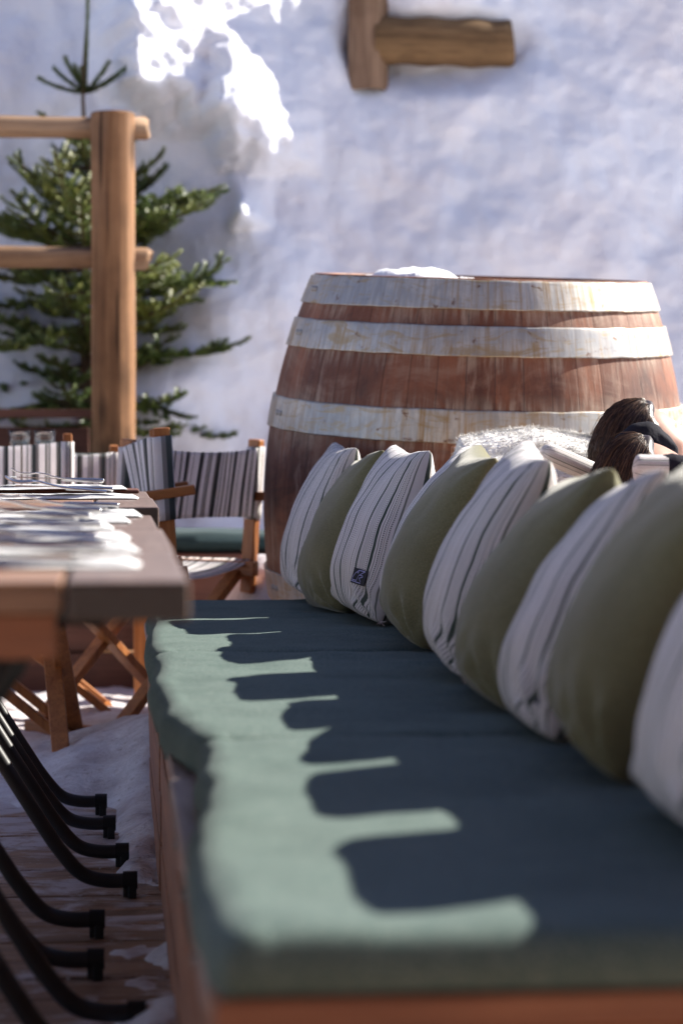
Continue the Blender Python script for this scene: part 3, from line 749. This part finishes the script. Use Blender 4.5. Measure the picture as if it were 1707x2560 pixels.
# ------------------------------------------------------------------ place settings
def make_napkin(seed):
    mb = MB(); L = .40; W = .088
    def top(a, b_):
        x = -L + L * a; y = -W / 2 + W * b_
        e = smooth(0, .05, a) * smooth(1, .965, a) * smooth(0, .16, b_) * smooth(1, .84, b_)
        z = .002 + e * (.008 + .005 * noise.noise(V((x * 7 + seed, y * 9, seed))) + .003 * noise.noise(V((x * 20, y * 22 + seed, 2)))) + .002 * noise.noise(V((x * 9, seed, 4)))
        return V((x, y + .004 * noise.noise(V((x * 12, seed, b_ * 2))), max(z, .0015 if e > 0 else .0005)))
    mb.grid(56, 22, top, None, True)
    mb.grid(12, 4, lambda a, b_: V((-L + L * a, -W / 2 + W * b_, .0003)), None, True, True)
    # second loose flap
    def flap(a, b_):
        x = -L + .05 + (L - .075) * a; y = -W / 2 + .010 + (W - .045) * b_
        return V((x, y, .0115 + .004 * noise.noise(V((x * 8 + seed, y * 14, 7))) - .006 * smooth(.85, 1, a)))
    mb.grid(40, 10, flap)
    o = mb.build('napkin', MAT['napkin']); return o
def make_fork():
    mb = MB()
    ptsh = curve([(0, 0, .004), (-.05, 0, .006), (-.10, 0, .009), (-.135, 0, .016), (-.155, 0, .018)], 5)
    n = len(ptsh)
    def bar(a, b_):
        i = min(int(a * (n - 1) + .5), n - 1); p = ptsh[i]; t = i / (n - 1)
        w = .0065 * (1 - t) ** .5 + .0028 if t < .8 else .0028 + (t - .8) / .2 * .008
        th = 2 * math.pi * b_
        return V((p.x, w * math.cos(th), p.z + .0022 * math.sin(th)))
    mb.grid(n - 1, 8, bar, None, True)
    o = mb.build('fork', MAT['steel'])
    mb = MB()
    for k in range(4):
        y = -.009 + .006 * k
        mb.tube(curve([(-.152, y * .9, .018), (-.175, y, .015), (-.195, y, .017), (-.212, y, .025)], 4), [.0016] * 12 + [.0006], 6)
    mb.build('tines', MAT['steel'], o); return o
def make_knife():
    mb = MB()
    mb.tube(curve([(0, 0, .005), (-.01, 0, .006), (-.05, 0, .006), (-.10, 0, .005)], 4), [.002] + [.0052] * 11 + [.004], 10)
    o = mb.build('knife', MAT['steel'])
    mb = MB()
    vs = [(-.10, -.003, .006), (-.205, -.001, .007), (-.222, .009, .007), (-.20, .011, .006), (-.10, .009, .006)]
    vs2 = [(x, y, z + .0016) for x, y, z in vs]; k = 5
    mb.add(vs + vs2, [list(range(k))[::-1], [k + i for i in range(k)]] + [[i, (i + 1) % k, k + (i + 1) % k, k + i] for i in range(k)])
    mb.build('blade', MAT['steel'], o); return o
fk = make_fork(); kn = make_knife(); first = True
ordn = ['nearest the camera', 'second from the camera', 'third from the camera', 'fourth from the camera', 'fifth from the camera', 'sixth from the camera', 'seventh, first on the higher table', 'eighth and farthest in the row']
SET = [(2.60, .028, 0), (2.95, .030, 0), (3.32, .022, 0), (3.72, .000, 0), (4.02, .028, 0), (4.33, .050, 0), (5.06, .052, .015), (5.66, .030, .015)]
for i, (y, x, dz) in enumerate(SET):
    nk = make_napkin(i * 3.7 + 1); z = .7455 + dz
    nk.location = (x, y, z); nk.rotation_euler = (0, 0, R(random.uniform(-4, 4)))
    tag(nk, 'white folded napkin on the table, %s' % ordn[i], 'napkin', 'white napkins along the table row')
    f = fk if first else copy_tree(fk); k = kn if first else copy_tree(kn); first = False
    f.location = (x - .06 + random.uniform(-.01, .01), y - .016, z + .013); f.rotation_euler = (R(random.uniform(-15, 15)), R(3), R(random.uniform(-5, 5)))
    k.location = (x - .045 + random.uniform(-.01, .01), y + .018, z + .014); k.rotation_euler = (0, R(2), R(random.uniform(-5, 5)))
    tag(f, 'steel fork lying on the napkin %s' % ordn[i], 'fork', 'forks on the napkins'); tag(k, 'steel knife lying on the napkin %s' % ordn[i], 'knife', 'knives on the napkins')
mb = MB(); mb.box((0, 0, .004), (.38, .20, .008)); o = mb.build('place_mat', MAT['wall_wood'], None, .0035); o.location = (-.13, 5.72, .7605); tag(o, 'dark brown place mat under the farthest white napkin', 'place mat')
for ob in (nk, f, k): ob.location.z += .0085

# ------------------------------------------------------------------ far table, glasses, far bench
ft = empty('long_table', (-.55, 7.98, 0), 'pale topped wooden table far back, between the two distant director chairs', 'table')
mb = MB(); mb.box((0, 0, .785), (1.45, .36, .03)); mb.build('tabletop', MAT['bench_top'], ft, .003)
for s in (-1, 1):
    mb = MB(); mb.box((0, s * .165, .745), (1.40, .022, .05)); mb.build('apron', MAT['chair_wood_y'], ft, .003)
for sx in (-.66, .64):
    for sy in (-.14, .14):
        mb = MB(); mb.box((sx, sy, .385), (.05, .05, .77)); mb.build('leg', MAT['chair_wood'], ft, .003)
for i, px in enumerate((-.305, -.225)):
    g_ = MB(); g_.lathe([(.0001, .0), (.026, 0), (.030, .004), (.034, .1), (.0375, .118), (.0355, .118), (.032, .1), (.028, .012), (.0001, .010)], 28, False)
    o = g_.build('drinking_glass', MAT['glass']); o.location = (px, 7.93, .800)
    tag(o, ('left' if i == 0 else 'right') + ' one of two empty glasses behind the leftmost striped chair', 'glass', 'empty glasses on the far table')
nk = make_napkin(77); nk.scale = (.25, .5, 3.2); nk.location = (-.072, 7.90, .800); tag(nk, 'small crumpled white napkin on the far pale table, right of the glasses', 'napkin')
fb = empty('wooden_bench', (-.45, 8.4, 0), 'low wooden bench along the snow at the back, left of the barrel', 'bench')
mb = MB()
for q in range(3): mb.box((.05, -.21, .09 + q * .155), (2.1, .022, .145))
mb.build('front_panel', MAT['wall_wood'], fb, .004)
mb = MB(); mb.box((.05, 0, .488), (2.12, .46, .024)); mb.build('seat_board', MAT['wall_wood'], fb, .003)
def pad(name, c, d, mat, label):
    mb = MB()
    def f_(side):
        def fn(a, b_):
            u, v = a * 2 - 1, b_ * 2 - 1
            e = (1 - u ** 12) ** .4 * (1 - v ** 10) ** .4
            return V((d[0] / 2 * u, d[1] / 2 * v, side * d[2] / 2 * e + .003 * noise.noise(V((u * 9, v * 4, side)))))
        return fn
    mb.grid(60, 24, f_(1)); mb.grid(60, 24, f_(-1), None, True, True)
    o = mb.build(name, mat, None, 0, .0005); o.location = c; tag(o, label, 'cushion'); return o
pad('seat_cushion', (-.42, 8.40, .538), (2.02, .44, .075), MAT['dark_green'], 'dark green pad on the low bench left of the barrel, seen under a chair')
o = pad('back_cushion', (-.6, 8.66, .70), (1.62, .28, .10), MAT['dark_green'], 'dark green cushion standing behind the far pale table'); o.rotation_euler = (R(80), 0, 0)

# ------------------------------------------------------------------ retaining wall, fence, spruce, buried log fence
rw = MB()
for q in range(6): rw.box((-1.2, 9.0, .085 + q * .155), (2.22, .045, .150))
rw.box((-1.2, 8.985, .985), (2.26, .10, .03))
rw.build('retaining_wall', MAT['wall_wood'], None, .004); tag(bpy.data.objects['retaining_wall'], 'dark brown board wall holding back the snow behind the log post', 'wall')
fe = empty('log_fence', (0, 8.86, -.02), 'log fence of a thick round post and two round rails in front of the spruce', 'fence')
mb = MB()
def postf(a, b_):
    th = a * 2 * math.pi; z = -.05 + 2.15 * b_; r_ = .080 + .002 * noise.noise(V((math.cos(th) * 2, math.sin(th) * 2, z * 2))) + .001 * math.sin(th * 9 + z)
    return V((r_ * math.cos(th), r_ * math.sin(th), z))
mb.grid(48, 60, postf, None, True); 
mb.tube([(0, 0, 2.094), (0, 0, 2.100), (0, 0, 2.1035)], [.081, .0785, .074], 40)
mb.build('post', MAT['log'], fe, 0, 0)
for zz, dz in ((2.055, .0), (1.567, .0)):
    pts = [(x, .035 + .004 * math.sin(x * 3), zz + dz + .008 * math.sin(x * 2.1 + zz * 9) - .012 * x) for x in np.linspace(-2.2, .122, 26)] + [(.129, .035, zz), (.1325, .035, zz)]
    mb = MB(); mb.tube(pts, [.041 + .002 * math.sin(k * .8) for k in range(26)] + [.038, .030], 24); mb.build('rail', MAT['log_x'], fe)
# old fence half buried high on the slope
lx, lz = .0, 0
of = empty('buried_fence', (1.11, slope_y(1.06, 2.40) + .03, 2.22), 'old log fence half buried high on the snow slope, one post and one log', 'fence')
mb = MB()
def oldpost(a, b_):
    th = a * 2 * math.pi; z = .135 + .645 * b_; k = .5 + .5 * abs(math.cos(th * 1.0)) 
    r_ = .074 * (abs(math.cos(th + .5)) ** 5 + abs(math.sin(th + .5)) ** 5) ** -.2 + .004 * noise.noise(V((math.cos(th) * 3, math.sin(th) * 3, z * 1.5))) - .010 * math.exp(-((th - 4.9) / .12) ** 2) - .006 * math.exp(-((th - 5.25) / .07) ** 2)
    return V((r_ * math.cos(th) - .04 , r_ * math.sin(th) - .05, z))
mb.grid(64, 40, oldpost); mb.build('post', MAT['post_old'], of)
pts = [(x, -.05, .350 - .012 * x) for x in np.linspace(-.02, .56, 16)] + [(.566, -.05, .344)]
mb = MB(); mb.tube(pts, [.100 + .004 * math.sin(k * 1.3) for k in range(16)] + [.094], 28); mb.build('log', MAT['log_old'], of)

def spruce():
    root = empty('spruce_tree', (-.105, 9.62, .72), 'young green spruce standing in the snow behind the log post', 'tree')
    rnd = random.Random(5); H = 2.02
    tr = MB(); pts = [V((.012 * math.sin(k * .9), .01 * math.cos(k * 1.3), H * k / 16)) for k in range(17)]
    tr.tube(pts, [.026 * (1 - k / 16) ** 1.2 + .0028 for k in range(17)], 10)
    nee = MB(); nv = []; nf = []; nc = []
    def needles(p0, p1, dens, tint, ln=.020):
        d = p1 - p0; L = d.length
        if L < 1e-4: return
        d.normalize(); u = d.orthogonal().normalized(); w_ = d.cross(u)
        for k in range(int(L * dens)):
            t = rnd.random(); a = rnd.random() * 2 * math.pi
            side = u * math.cos(a) + w_ * math.sin(a)
            if side.z < -.5 and rnd.random() < .6: continue
            nd_ = (side * .85 + d * .65).normalized(); p = p0 + d * (t * L); l = ln * rnd.uniform(.75, 1.15)
            s_ = d.cross(nd_).normalized() * .0024
            o = len(nv); nv.extend([p - s_, p + s_, p + nd_ * l * .6 + s_ * .8, p + nd_ * l]); nf.append([o, o + 1, o + 2]); nf.append([o, o + 2, o + 3])
            tt = clamp(tint + rnd.uniform(-.18, .18)); nc.extend([tt * .8, tt * .8, tt, tt])
    def branch(p, az, el, L, droop, lift, lvl, tint, r0):
        n = 9; pts = []; q = V(p); z_ = p[2]; d = V((math.cos(az) * math.cos(el), math.sin(az) * math.cos(el), math.sin(el)))
        for k in range(n + 1):
            pts.append(V(q)); t = k / n
            dd = d + V((0, 0, -droop * t + lift * t * t)); dd.normalize(); q = q + dd * (L / n)
        tr.tube(pts, [r0 * (1 - .75 * k / n) for k in range(n + 1)], 5)
        for k in range(n):
            if k < 2 and lvl == 0: continue
            needles(pts[k], pts[k + 1], 1350 if z_ < 1.5 or lvl < 2 else 3200, tint + .25 * (k / n) - .1)
        if lvl < 2 and L > .09:
            m_ = int(L / (.040 if lvl == 0 else .055))
            for j in range(m_):
                t = .22 + .72 * (j + .5) / m_; i = int(t * n); pp = pts[i]; s_ = 1 if j % 2 else -1
                dl = (pts[min(i + 1, n)] - pts[max(i - 1, 0)]).normalized(); a2 = math.atan2(dl.y, dl.x) + s_ * rnd.uniform(.65, 1.0)
                l2 = L * (.52 if lvl == 0 else .45) * (1 - t * .75) * rnd.uniform(.8, 1.15)
                if l2 < .025: continue
                branch(pp, a2, math.asin(clamp(dl.z, -1, 1)) * .8 + rnd.uniform(-.18, .12), l2, droop * .7, lift, lvl + 1, tint + rnd.uniform(-.12, .18), r0 * .45)
    needles(V((0, 0, 1.56)), V((.012, .0, H)), 3200, .55, .014)
    # top whorl: few upright shoots, as in the photograph
    for az, el, L in ((R(8), R(28), .25), (R(20), R(48), .16), (R(175), R(30), .16), (R(150), R(52), .17), (R(200), R(4), .20), (R(-30), R(15), .17), (R(100), R(40), .15), (R(230), R(50), .12)):
        branch((0, 0, 1.545), az, el, L, -.15, .35, 2, .50, .006)
    PR = [(.10, .40), (.3, .52), (.55, .58), (.85, .56), (1.1, .44), (1.25, .32), (1.36, .20)]
    for q in range(86):
        z = .16 + 1.20 * (q + rnd.random()) / 86; L = interp(z, PR) * rnd.uniform(.40, 1.22); t = (z - .16) / 1.2
        branch((0, 0, z), q * 2.4 + rnd.uniform(-.4, .4), -.16 + .50 * t + rnd.uniform(-.30, .34), L, .45 - .2 * t, 1.0, 0, rnd.uniform(.25, .78), .010)
    # long reaching shoots on the right
    for z, az, el, L in ((1.02, -.25, .30, .58), (.98, .05, .36, .52), (.80, -.35, .02, .62), (.62, -.5, .25, .50), (.42, -.6, -.30, .50), (.34, 3.5, -.15, .52)):
        branch((0, 0, z), az, el, L, .35, .4, 0, .40, .011)
    tr.build('trunk', MAT['bark'], root)
    mb = MB(); mb.v = [tuple(v_) for v_ in nv]; mb.f = nf; mb.uv = [None] * len(nf); mb.sm = [False] * len(nf); mb.col = nc
    mb.build('crown', MAT['needles'], root)
    print('needle tris', len(nf))
spruce()

# ------------------------------------------------------------------ white fleece on the seat behind
fl = MB()
def flf(a, b_):
    x = .812 + .42 * a; t = b_
    prof = interp(t, [(0, -.34), (.25, -.22), (.45, -.10), (.62, .0), (.8, .06), (1, .16)])
    z = .903 - .42 * abs(t - .62) ** 1.3 * (1.05 if t < .62 else 1.6) - .012 * math.cos(x * 16)
    z += .02 * fbm(x * 5, t * 4, 3, 2) - .05 * smooth(.05, .0, a) - .02 * smooth(.93, 1.0, a)
    y = 5.76 + prof + .018 * fbm(x * 7, t * 5, 6, 3)
    nn = noise.noise(V((x * 45, t * 30, 1))) * .004
    return V((x, y + nn, z + nn))
fl.grid(150, 70, flf)
base = [V(v_) for v_ in fl.v]; rnd = random.Random(3)
for k in range(30000):
    p = base[rnd.randrange(len(base))]; d = V((rnd.gauss(0, .6), rnd.gauss(-.5, .5), rnd.gauss(.35, .5))).normalized()
    l = rnd.uniform(.006, .013); s_ = V((rnd.uniform(-1, 1), rnd.uniform(-1, 1), rnd.uniform(-1, 1))).normalized() * .0011
    fl.add([p - s_, p + s_, p + d * l], [[0, 1, 2]], None, True)
o = fl.build('fleece_throw', MAT['fur'])
tag(o, 'fluffy white fleece throw draped in front of the barrel, behind the pillow tips', 'throw')
# seat that carries the fleece
sc_root = empty('garden_armchair', (1.02, 5.775, 0), 'wooden chair hidden under the white fleece in front of the barrel', 'chair')
mb = MB(); mb.box((0, .035, .64), (.40, .03, .46)); mb.build('backrest', MAT['chair_wood'], sc_root, .004)
mb = MB(); mb.box((0, -.10, .42), (.42, .24, .04)); mb.build('seat', MAT['chair_wood'], sc_root, .004)
for sx in (-.18, .18):
    for sy in (-.19, .03):
        mb = MB(); mb.box((sx, sy, .20), (.04, .04, .40)); mb.build('leg', MAT['chair_wood'], sc_root, .003)

# ------------------------------------------------------------------ reclining people
def head_r(d):
    x, y, z = d
    rx, ry, rz = .098, .077, .118
    r_ = 1 / math.sqrt((x / rx) ** 2 + (y / ry) ** 2 + (z / rz) ** 2)
    r_ *= 1 - .10 * smooth(-.2, -.9, z) * smooth(.3, -.8, x)
    r_ *= 1 - .10 * smooth(-.1, -.8, z) * abs(y) * 1.4
    def g(dx, dy, dz, w_, a):
        q = V((dx, dy, dz)).normalized(); return a * math.exp(-(V(d) - q).length_squared / w_ ** 2)
    r_ += g(1, 0, -.22, .11, .024) + g(1, 0, -.05, .10, .008) + g(1, 0, -.62, .12, .007) + g(1, 0, -.47, .07, .004) + g(1, 0, -.95, .2, .010)
    for s in (-1, 1): r_ += g(1, s * .36, .0, .13, -.008) + g(1, s * .30, .14, .16, .004) + g(.75, s * .55, -.35, .2, .004) + g(-.05, s * 1, -.05, .16, .010)
    return r_
def person(name, hc, yaw, pitch, label, hs, band=None, jacket='lilac_cloth'):
    root = empty('person', (hc[0] + .45, hc[1], 0), label, 'person')
    base_m = Matrix.Translation(-root.location)
    HM = Matrix.Translation(hc) @ Matrix.Rotation(R(yaw), 4, 'Z') @ Matrix.Rotation(R(-pitch), 4, 'Y')
    # body grown from a skinned skeleton
    hx, hy, hz = hc
    J = {}; E = []
    def j(n, p, r_, par=None):
        J[n] = (len(J), V((hx + p[0], hy + p[1], p[2])), r_)
        if par: E.append((J[par][0], J[n][0]))
    zs_ = hz
    j('pelvis', (.52, 0, .50), .125); j('waist', (.38, 0, zs_ - .30), .115, 'pelvis'); j('chest', (.22, 0, zs_ - .20), .13, 'waist'); j('neck', (.075, 0, zs_ - .115), .055, 'chest'); j('skull', (.01, 0, zs_ - .02), .062, 'neck')
    for s, q in ((-1, 'a'), (1, 'b')):
        j('sh' + q, (.17, s * .17, zs_ - .185), .055, 'chest'); j('el' + q, (.38, s * .23, zs_ - .36), .042, 'sh' + q); j('wr' + q, (.60, s * .16, .60), .028, 'el' + q); j('pm' + q, (.68, s * .14, .60), .030, 'wr' + q)
        for fi, (dy, l) in enumerate(((-.030, .060), (-.010, .072), (.010, .068), (.028, .054))):
            j('f%d' % fi + q, (.70 + .015, s * .14 + dy, .605), .010, 'pm' + q); j('g%d' % fi + q, (.715 + l * .55, s * .14 + dy * 1.1, .602), .0085, 'f%d' % fi + q); j('h%d' % fi + q, (.715 + l, s * .14 + dy * 1.15, .588), .007, 'g%d' % fi + q)
        j('t' + q, (.665, s * .14 - s * .045, .603), .011, 'pm' + q); j('u' + q, (.705, s * .14 - s * .062, .598), .009, 't' + q)
        j('hp' + q, (.58, s * .09, .49), .085, 'pelvis'); j('kn' + q, (.98, s * .10, .56), .058, 'hp' + q); j('an' + q, (1.22, s * .10, .12), .040, 'kn' + q); j('to' + q, (1.38, s * .11, .05), .032, 'an' + q)
    def skinned(sel, grow, nm):
        ids = {}; vs = []; rs = []
        for n, (i, p, r_) in J.items():
            if sel(n): ids[i] = len(vs); vs.append(p); rs.append(r_ + grow)
        es = [(ids[a], ids[b_]) for a, b_ in E if a in ids and b_ in ids]
        me = bpy.data.meshes.new(nm); me.from_pydata(vs, es, []); o = bpy.data.objects.new(nm, me); COL.objects.link(o)
        sk = o.modifiers.new('Skin', 'SKIN')
        for k, r_ in enumerate(rs): me.skin_vertices[0].data[k].radius = (r_, r_)
        me.skin_vertices[0].data[0].use_root = True
        sb = o.modifiers.new('Sub', 'SUBSURF'); sb.levels = 2; sb.render_levels = 2
        dg = bpy.context.evaluated_depsgraph_get(); m2 = bpy.data.meshes.new_from_object(o.evaluated_get(dg))
        bpy.data.objects.remove(o); return m2
    bm = bmesh.new(); bm.from_mesh(skinned(lambda n: True, 0, 'body'))
    hd = MB()
    def hf(a, b_):
        th = a * 2 * math.pi; ph = (b_ - .5) * math.pi * .9999
        d = V((math.cos(ph) * math.cos(th), math.cos(ph) * math.sin(th), math.sin(ph))); return HM @ (d * head_r(d))
    hd.grid(96, 64, hf); tmp = hd.mesh('head'); bm.from_mesh(tmp)
    bm.transform(base_m); me = bpy.data.meshes.new('body'); bm.to_mesh(me); bm.free(); me.materials.append(MAT['skin'])
    body = bpy.data.objects.new('body', me); COL.objects.link(body); body.parent = root
    rm = body.modifiers.new('Remesh', 'REMESH'); rm.mode = 'VOXEL'; rm.voxel_size = .005; rm.use_smooth_shade = True
    m2 = bpy.data.meshes.new_from_object(body.evaluated_get(bpy.context.evaluated_depsgraph_get())); body.modifiers.clear(); body.data = m2; m2.name = 'body'
    bm = bmesh.new(); bm.from_mesh(m2); seen = set(); isl = []
    for v0 in bm.verts:
        if v0 in seen: continue
        st = [v0]; seen.add(v0); cur = []
        while st:
            a_ = st.pop(); cur.append(a_)
            for e_ in a_.link_edges:
                b2 = e_.other_vert(a_)
                if b2 not in seen: seen.add(b2); st.append(b2)
        isl.append(cur)
    isl.sort(key=len); print('islands', [len(q) for q in isl][-5:])
    bmesh.ops.delete(bm, geom=[q for il in isl[:-1] for q in il], context='VERTS')
    for f_ in bm.faces: f_.smooth = True
    bm.to_mesh(m2); bm.free()
    if not m2.materials: m2.materials.append(MAT['skin'])
    for nm, sel, gr, mt in (('jacket', lambda n: n in ('waist', 'chest', 'pelvis') or n[:2] in ('sh', 'el', 'wr'), .016, jacket), ('trousers', lambda n: n in ('pelvis',) or n[:2] in ('hp', 'kn', 'an'), .014, 'denim')):
        m2 = skinned(sel, gr, nm); m2.transform(base_m); m2.materials.clear(); m2.materials.append(MAT[mt])
        for p_ in m2.polygons: p_.use_smooth = True
        o = bpy.data.objects.new(nm, m2); COL.objects.link(o); o.parent = root
    for q in 'ab':
        p = J['to' + q][1]; mb = MB(); mb.tube([base_m @ (p + V((-.20, 0, .01))), base_m @ (p + V((-.14, 0, .03))), base_m @ (p + V((-.02, 0, .005))), base_m @ (p + V((.06, 0, -.01)))], [.045, .055, .045, .025], 14); mb.build('shoe', MAT['black_cloth'], root)
    # hair: shell plus strands combed back from the hairline
    rnd = random.Random(hs); hair = MB(); cols = []
    def face(d):
        return smooth(.44, .74, d[0] + .05 * noise.noise(V((d[1] * 9, d[2] * 9, hs)))) * smooth(.72, .60, d[2])
    def hr(d):
        f_ = face(d); r_ = head_r(d)
        rid = .0035 * noise.noise(V((math.atan2(d[1], d[2]) * 9, d[0] * 2, hs)))
        return r_ * (1.13 - .22 * f_ + .22 * smooth(.1, -.9, d[0] + .35 * d[2])) + rid * (1 - f_)
    def sf(a, b_):
        th = a * 2 * math.pi; ph = (b_ - .5) * math.pi * .9999
        d = V((math.cos(ph) * math.cos(th), math.cos(ph) * math.sin(th), math.sin(ph)))
        p = d * hr(d)
        if d.z < -.45: p = d * head_r(d) * (.9 if d.x > -.2 else 1.1)
        return base_m @ (HM @ p)
    hair.grid(96, 64, sf); cols = [clamp(.10 + .15 * noise.noise(V(v_) * 40)) for v_ in hair.v]
    for k in range(2600):
        side = rnd.uniform(-1, 1); a0 = side * 1.25
        d0 = V((.78 - .34 * abs(side), math.sin(a0) * .85, math.cos(a0) * .9 + .05)).normalized()
        d1 = V((-.95, math.sin(a0) * .55 + rnd.uniform(-.1, .1), -.35 + rnd.uniform(-.3, .2))).normalized()
        s0 = rnd.uniform(0, .55); s1 = min(1, s0 + rnd.uniform(.35, .8)); pts = []; fly = rnd.random() < .05
        for q in range(7):
            t = s0 + (s1 - s0) * q / 6; d = d0.lerp(d1, t).normalized()
            lift_ = 1 + rnd.uniform(0, .018) + (.09 * (q / 6) ** 2 if fly else 0)
            pts.append(base_m @ (HM @ (d * (hr(d) * lift_ * (.975 if q == 0 else 1) + .0008))))
        n0 = len(hair.v); hair.tube(pts, [.0004, .0008, .0009, .0008, .0007, .0006, .0002], 3, False); tn = clamp(rnd.gauss(.50, .30)); cols += [tn] * (len(hair.v) - n0)
    hair.col = cols; hair.build('hair', MAT['hair'], root)
    if band:
        c0 = V(band)
        mb = MB()
        def bf(a, b_):
            th = a * 2 * math.pi; ph = (b_ - .5) * math.pi
            d = V((math.cos(ph) * math.cos(th), math.sin(ph), math.cos(ph) * math.sin(th)))
            k_ = 1 + .10 * noise.noise(V((d.x * 2.5, d.z * 2.5, 3))) + .05 * math.exp(-((d.x + .15 - .3 * d.z) / .10) ** 2)
            return base_m @ (c0 + V((.080 * d.x * k_, .034 * d.y * k_, (.042 * d.z * k_ - .030 * d.x ** 2))))
        mb.grid(64, 40, bf); mb.build('headscarf', MAT['black_cloth'], root, 0, .0003)
    return root
person('person', (1.245, 5.55, .856), 0, 40, 'person with long brown hair and a black headscarf leaning back, farther of the two', 3, (1.215, 5.445, .884), 'black_cloth')
person('person', (1.125, 4.98, .774), 0, 46, 'person with dark hair tipped back, lower and nearer of the two beside the striped roll', 11, None)
# loungers carrying them (mostly hidden by the pillows)
def lounger(y, x, lab, zoff):
    root = empty('sun_lounger', (x, y, 0), lab, 'lounger', 0, 'loungers behind the bench')
    for s in (-1, 1):
        mb = MB(); mb.tube(curve([(-.12, s * .28, .64 + zoff), (.22, s * .28, .38), (.62, s * .28, .33), (1.15, s * .28, .40)], 6), .014, 10); mb.build('side_tube', MAT['black_metal'], root)
        for xx in (.05, .80):
            mb = MB(); mb.tube([(xx, s * .28, .36 if xx > .5 else .50), (xx + (.06 if xx > .5 else -.06), s * .28, .0)], .013, 10); mb.build('leg', MAT['black_metal'], root)
    mb = MB()
    def slf(a, b_):
        t = a; x_ = -.13 + 1.27 * t
        z = interp(t, [(0, .645 + zoff), (.28, .39), (.6, .32), (1, .40)]) - .03 * (1 - (b_ * 2 - 1) ** 2)
        return V((x_, -.27 + .54 * b_, z))
    mb.grid(40, 12, slf, lambda a, b_: (b_, a * 2)); o = mb.build('sling', MAT['canvas'], root); so_ = o.modifiers.new('Solidify', 'SOLIDIFY'); so_.thickness = .003
    return root
lounger(5.55, 1.29, 'striped sling lounger under the person with the headscarf, mostly hidden by pillows', .02)
lounger(4.98, 1.18, 'striped sling lounger under the nearer person, mostly hidden by pillows', -.05)
# striped rolls
def roll(a, b_, r_, lab, cap=None):
    a = V(a); b_ = V(b_); L = (b_ - a).length; root = empty('neck_roll', a, lab, 'neck roll')
    q = (b_ - a).to_track_quat('X', 'Z').to_matrix().to_4x4()
    root.rotation_euler = q.to_euler()
    mb = MB()
    def f_(u, v_):
        th = u * 2 * math.pi; x_ = L * v_; e = max(.02, 1 - max(0, 1 - v_ / .22) ** 2.6) ** .5
        rr = r_ * e * (1 + .05 * noise.noise(V((x_ * 15, math.cos(th) * 2, math.sin(th) * 2))))
        return V((x_, rr * math.cos(th), rr * math.sin(th) * .9))
    mb.grid(28, 24, f_, lambda u, v_: (u * 1.7, v_ * .3)); mb.add([f_(k / 28, 0) for k in range(28)], [list(range(28))]); mb.add([f_(k / 28, 1) for k in range(28)], [list(range(28))])
    mb.build('cover', MAT['stripe'], root)
    if cap:
        mb = MB(); mb.tube([(L - .01, 0, 0), (L + .004, 0, 0), (L + .05, 0, -.006), (L + .085, 0, -.02)], [r_ * .9, r_ * 1.02, r_ * .95, r_ * .5], 20); mb.build('end_cap', MAT['black_cloth'], root)
    return root
roll((.965, 4.42, .830), (1.030, 4.41, .828), .031, 'striped roll with a dark rounded end, before the dark haired person at the right', True)
roll((.905, 5.05, .862), (1.02, 5.08, .815), .026, 'small pale striped roll between the white fleece and the dark haired person')

# ------------------------------------------------------------------ added wooden front, unseen behind the camera, that blocks sky light
chl = empty('sky_blocker', (0, -3.4, 0), 'dark wooden front added unseen behind the camera to hold back sky light', 'light blocker')
mb = MB()
for q in range(23): mb.box((0, 0, .1 + q * .2), (18, .10 + .01 * (q % 2), .196))
mb.build('wall', MAT['wall_wood'], chl)
mb = MB(); mb.box((0, 1.5, 4.55), (19, 4.6, .16), Matrix.Rotation(R(-9), 3, 'X')); mb.build('blocker_roof', MAT['wall_wood'], chl)  # added eaves reach over the camera and cut the sky light
for x_ in (-5, 4.2):
    mb = MB()
    for a_, b_ in (((x_ - .75, .07, 1.6), (.12, .08, 1.5)), ((x_ + .75, .07, 1.6), (.12, .08, 1.5)), ((x_, .07, 2.29), (1.38, .08, .12)), ((x_, .07, .91), (1.38, .08, .12))): mb.box(a_, b_)
    wf = mb.build('window', MAT['bench_wood_x'], chl); mb = MB(); mb.box((x_, .065, 1.6), (1.38, .01, 1.26)); mb.build('pane', MAT['rubber'], wf)
mb = MB(); mb.box((-.6, .075, 1.05), (1.0, .06, 2.1)); mb.build('door', MAT['bench_wood'], chl, .004)
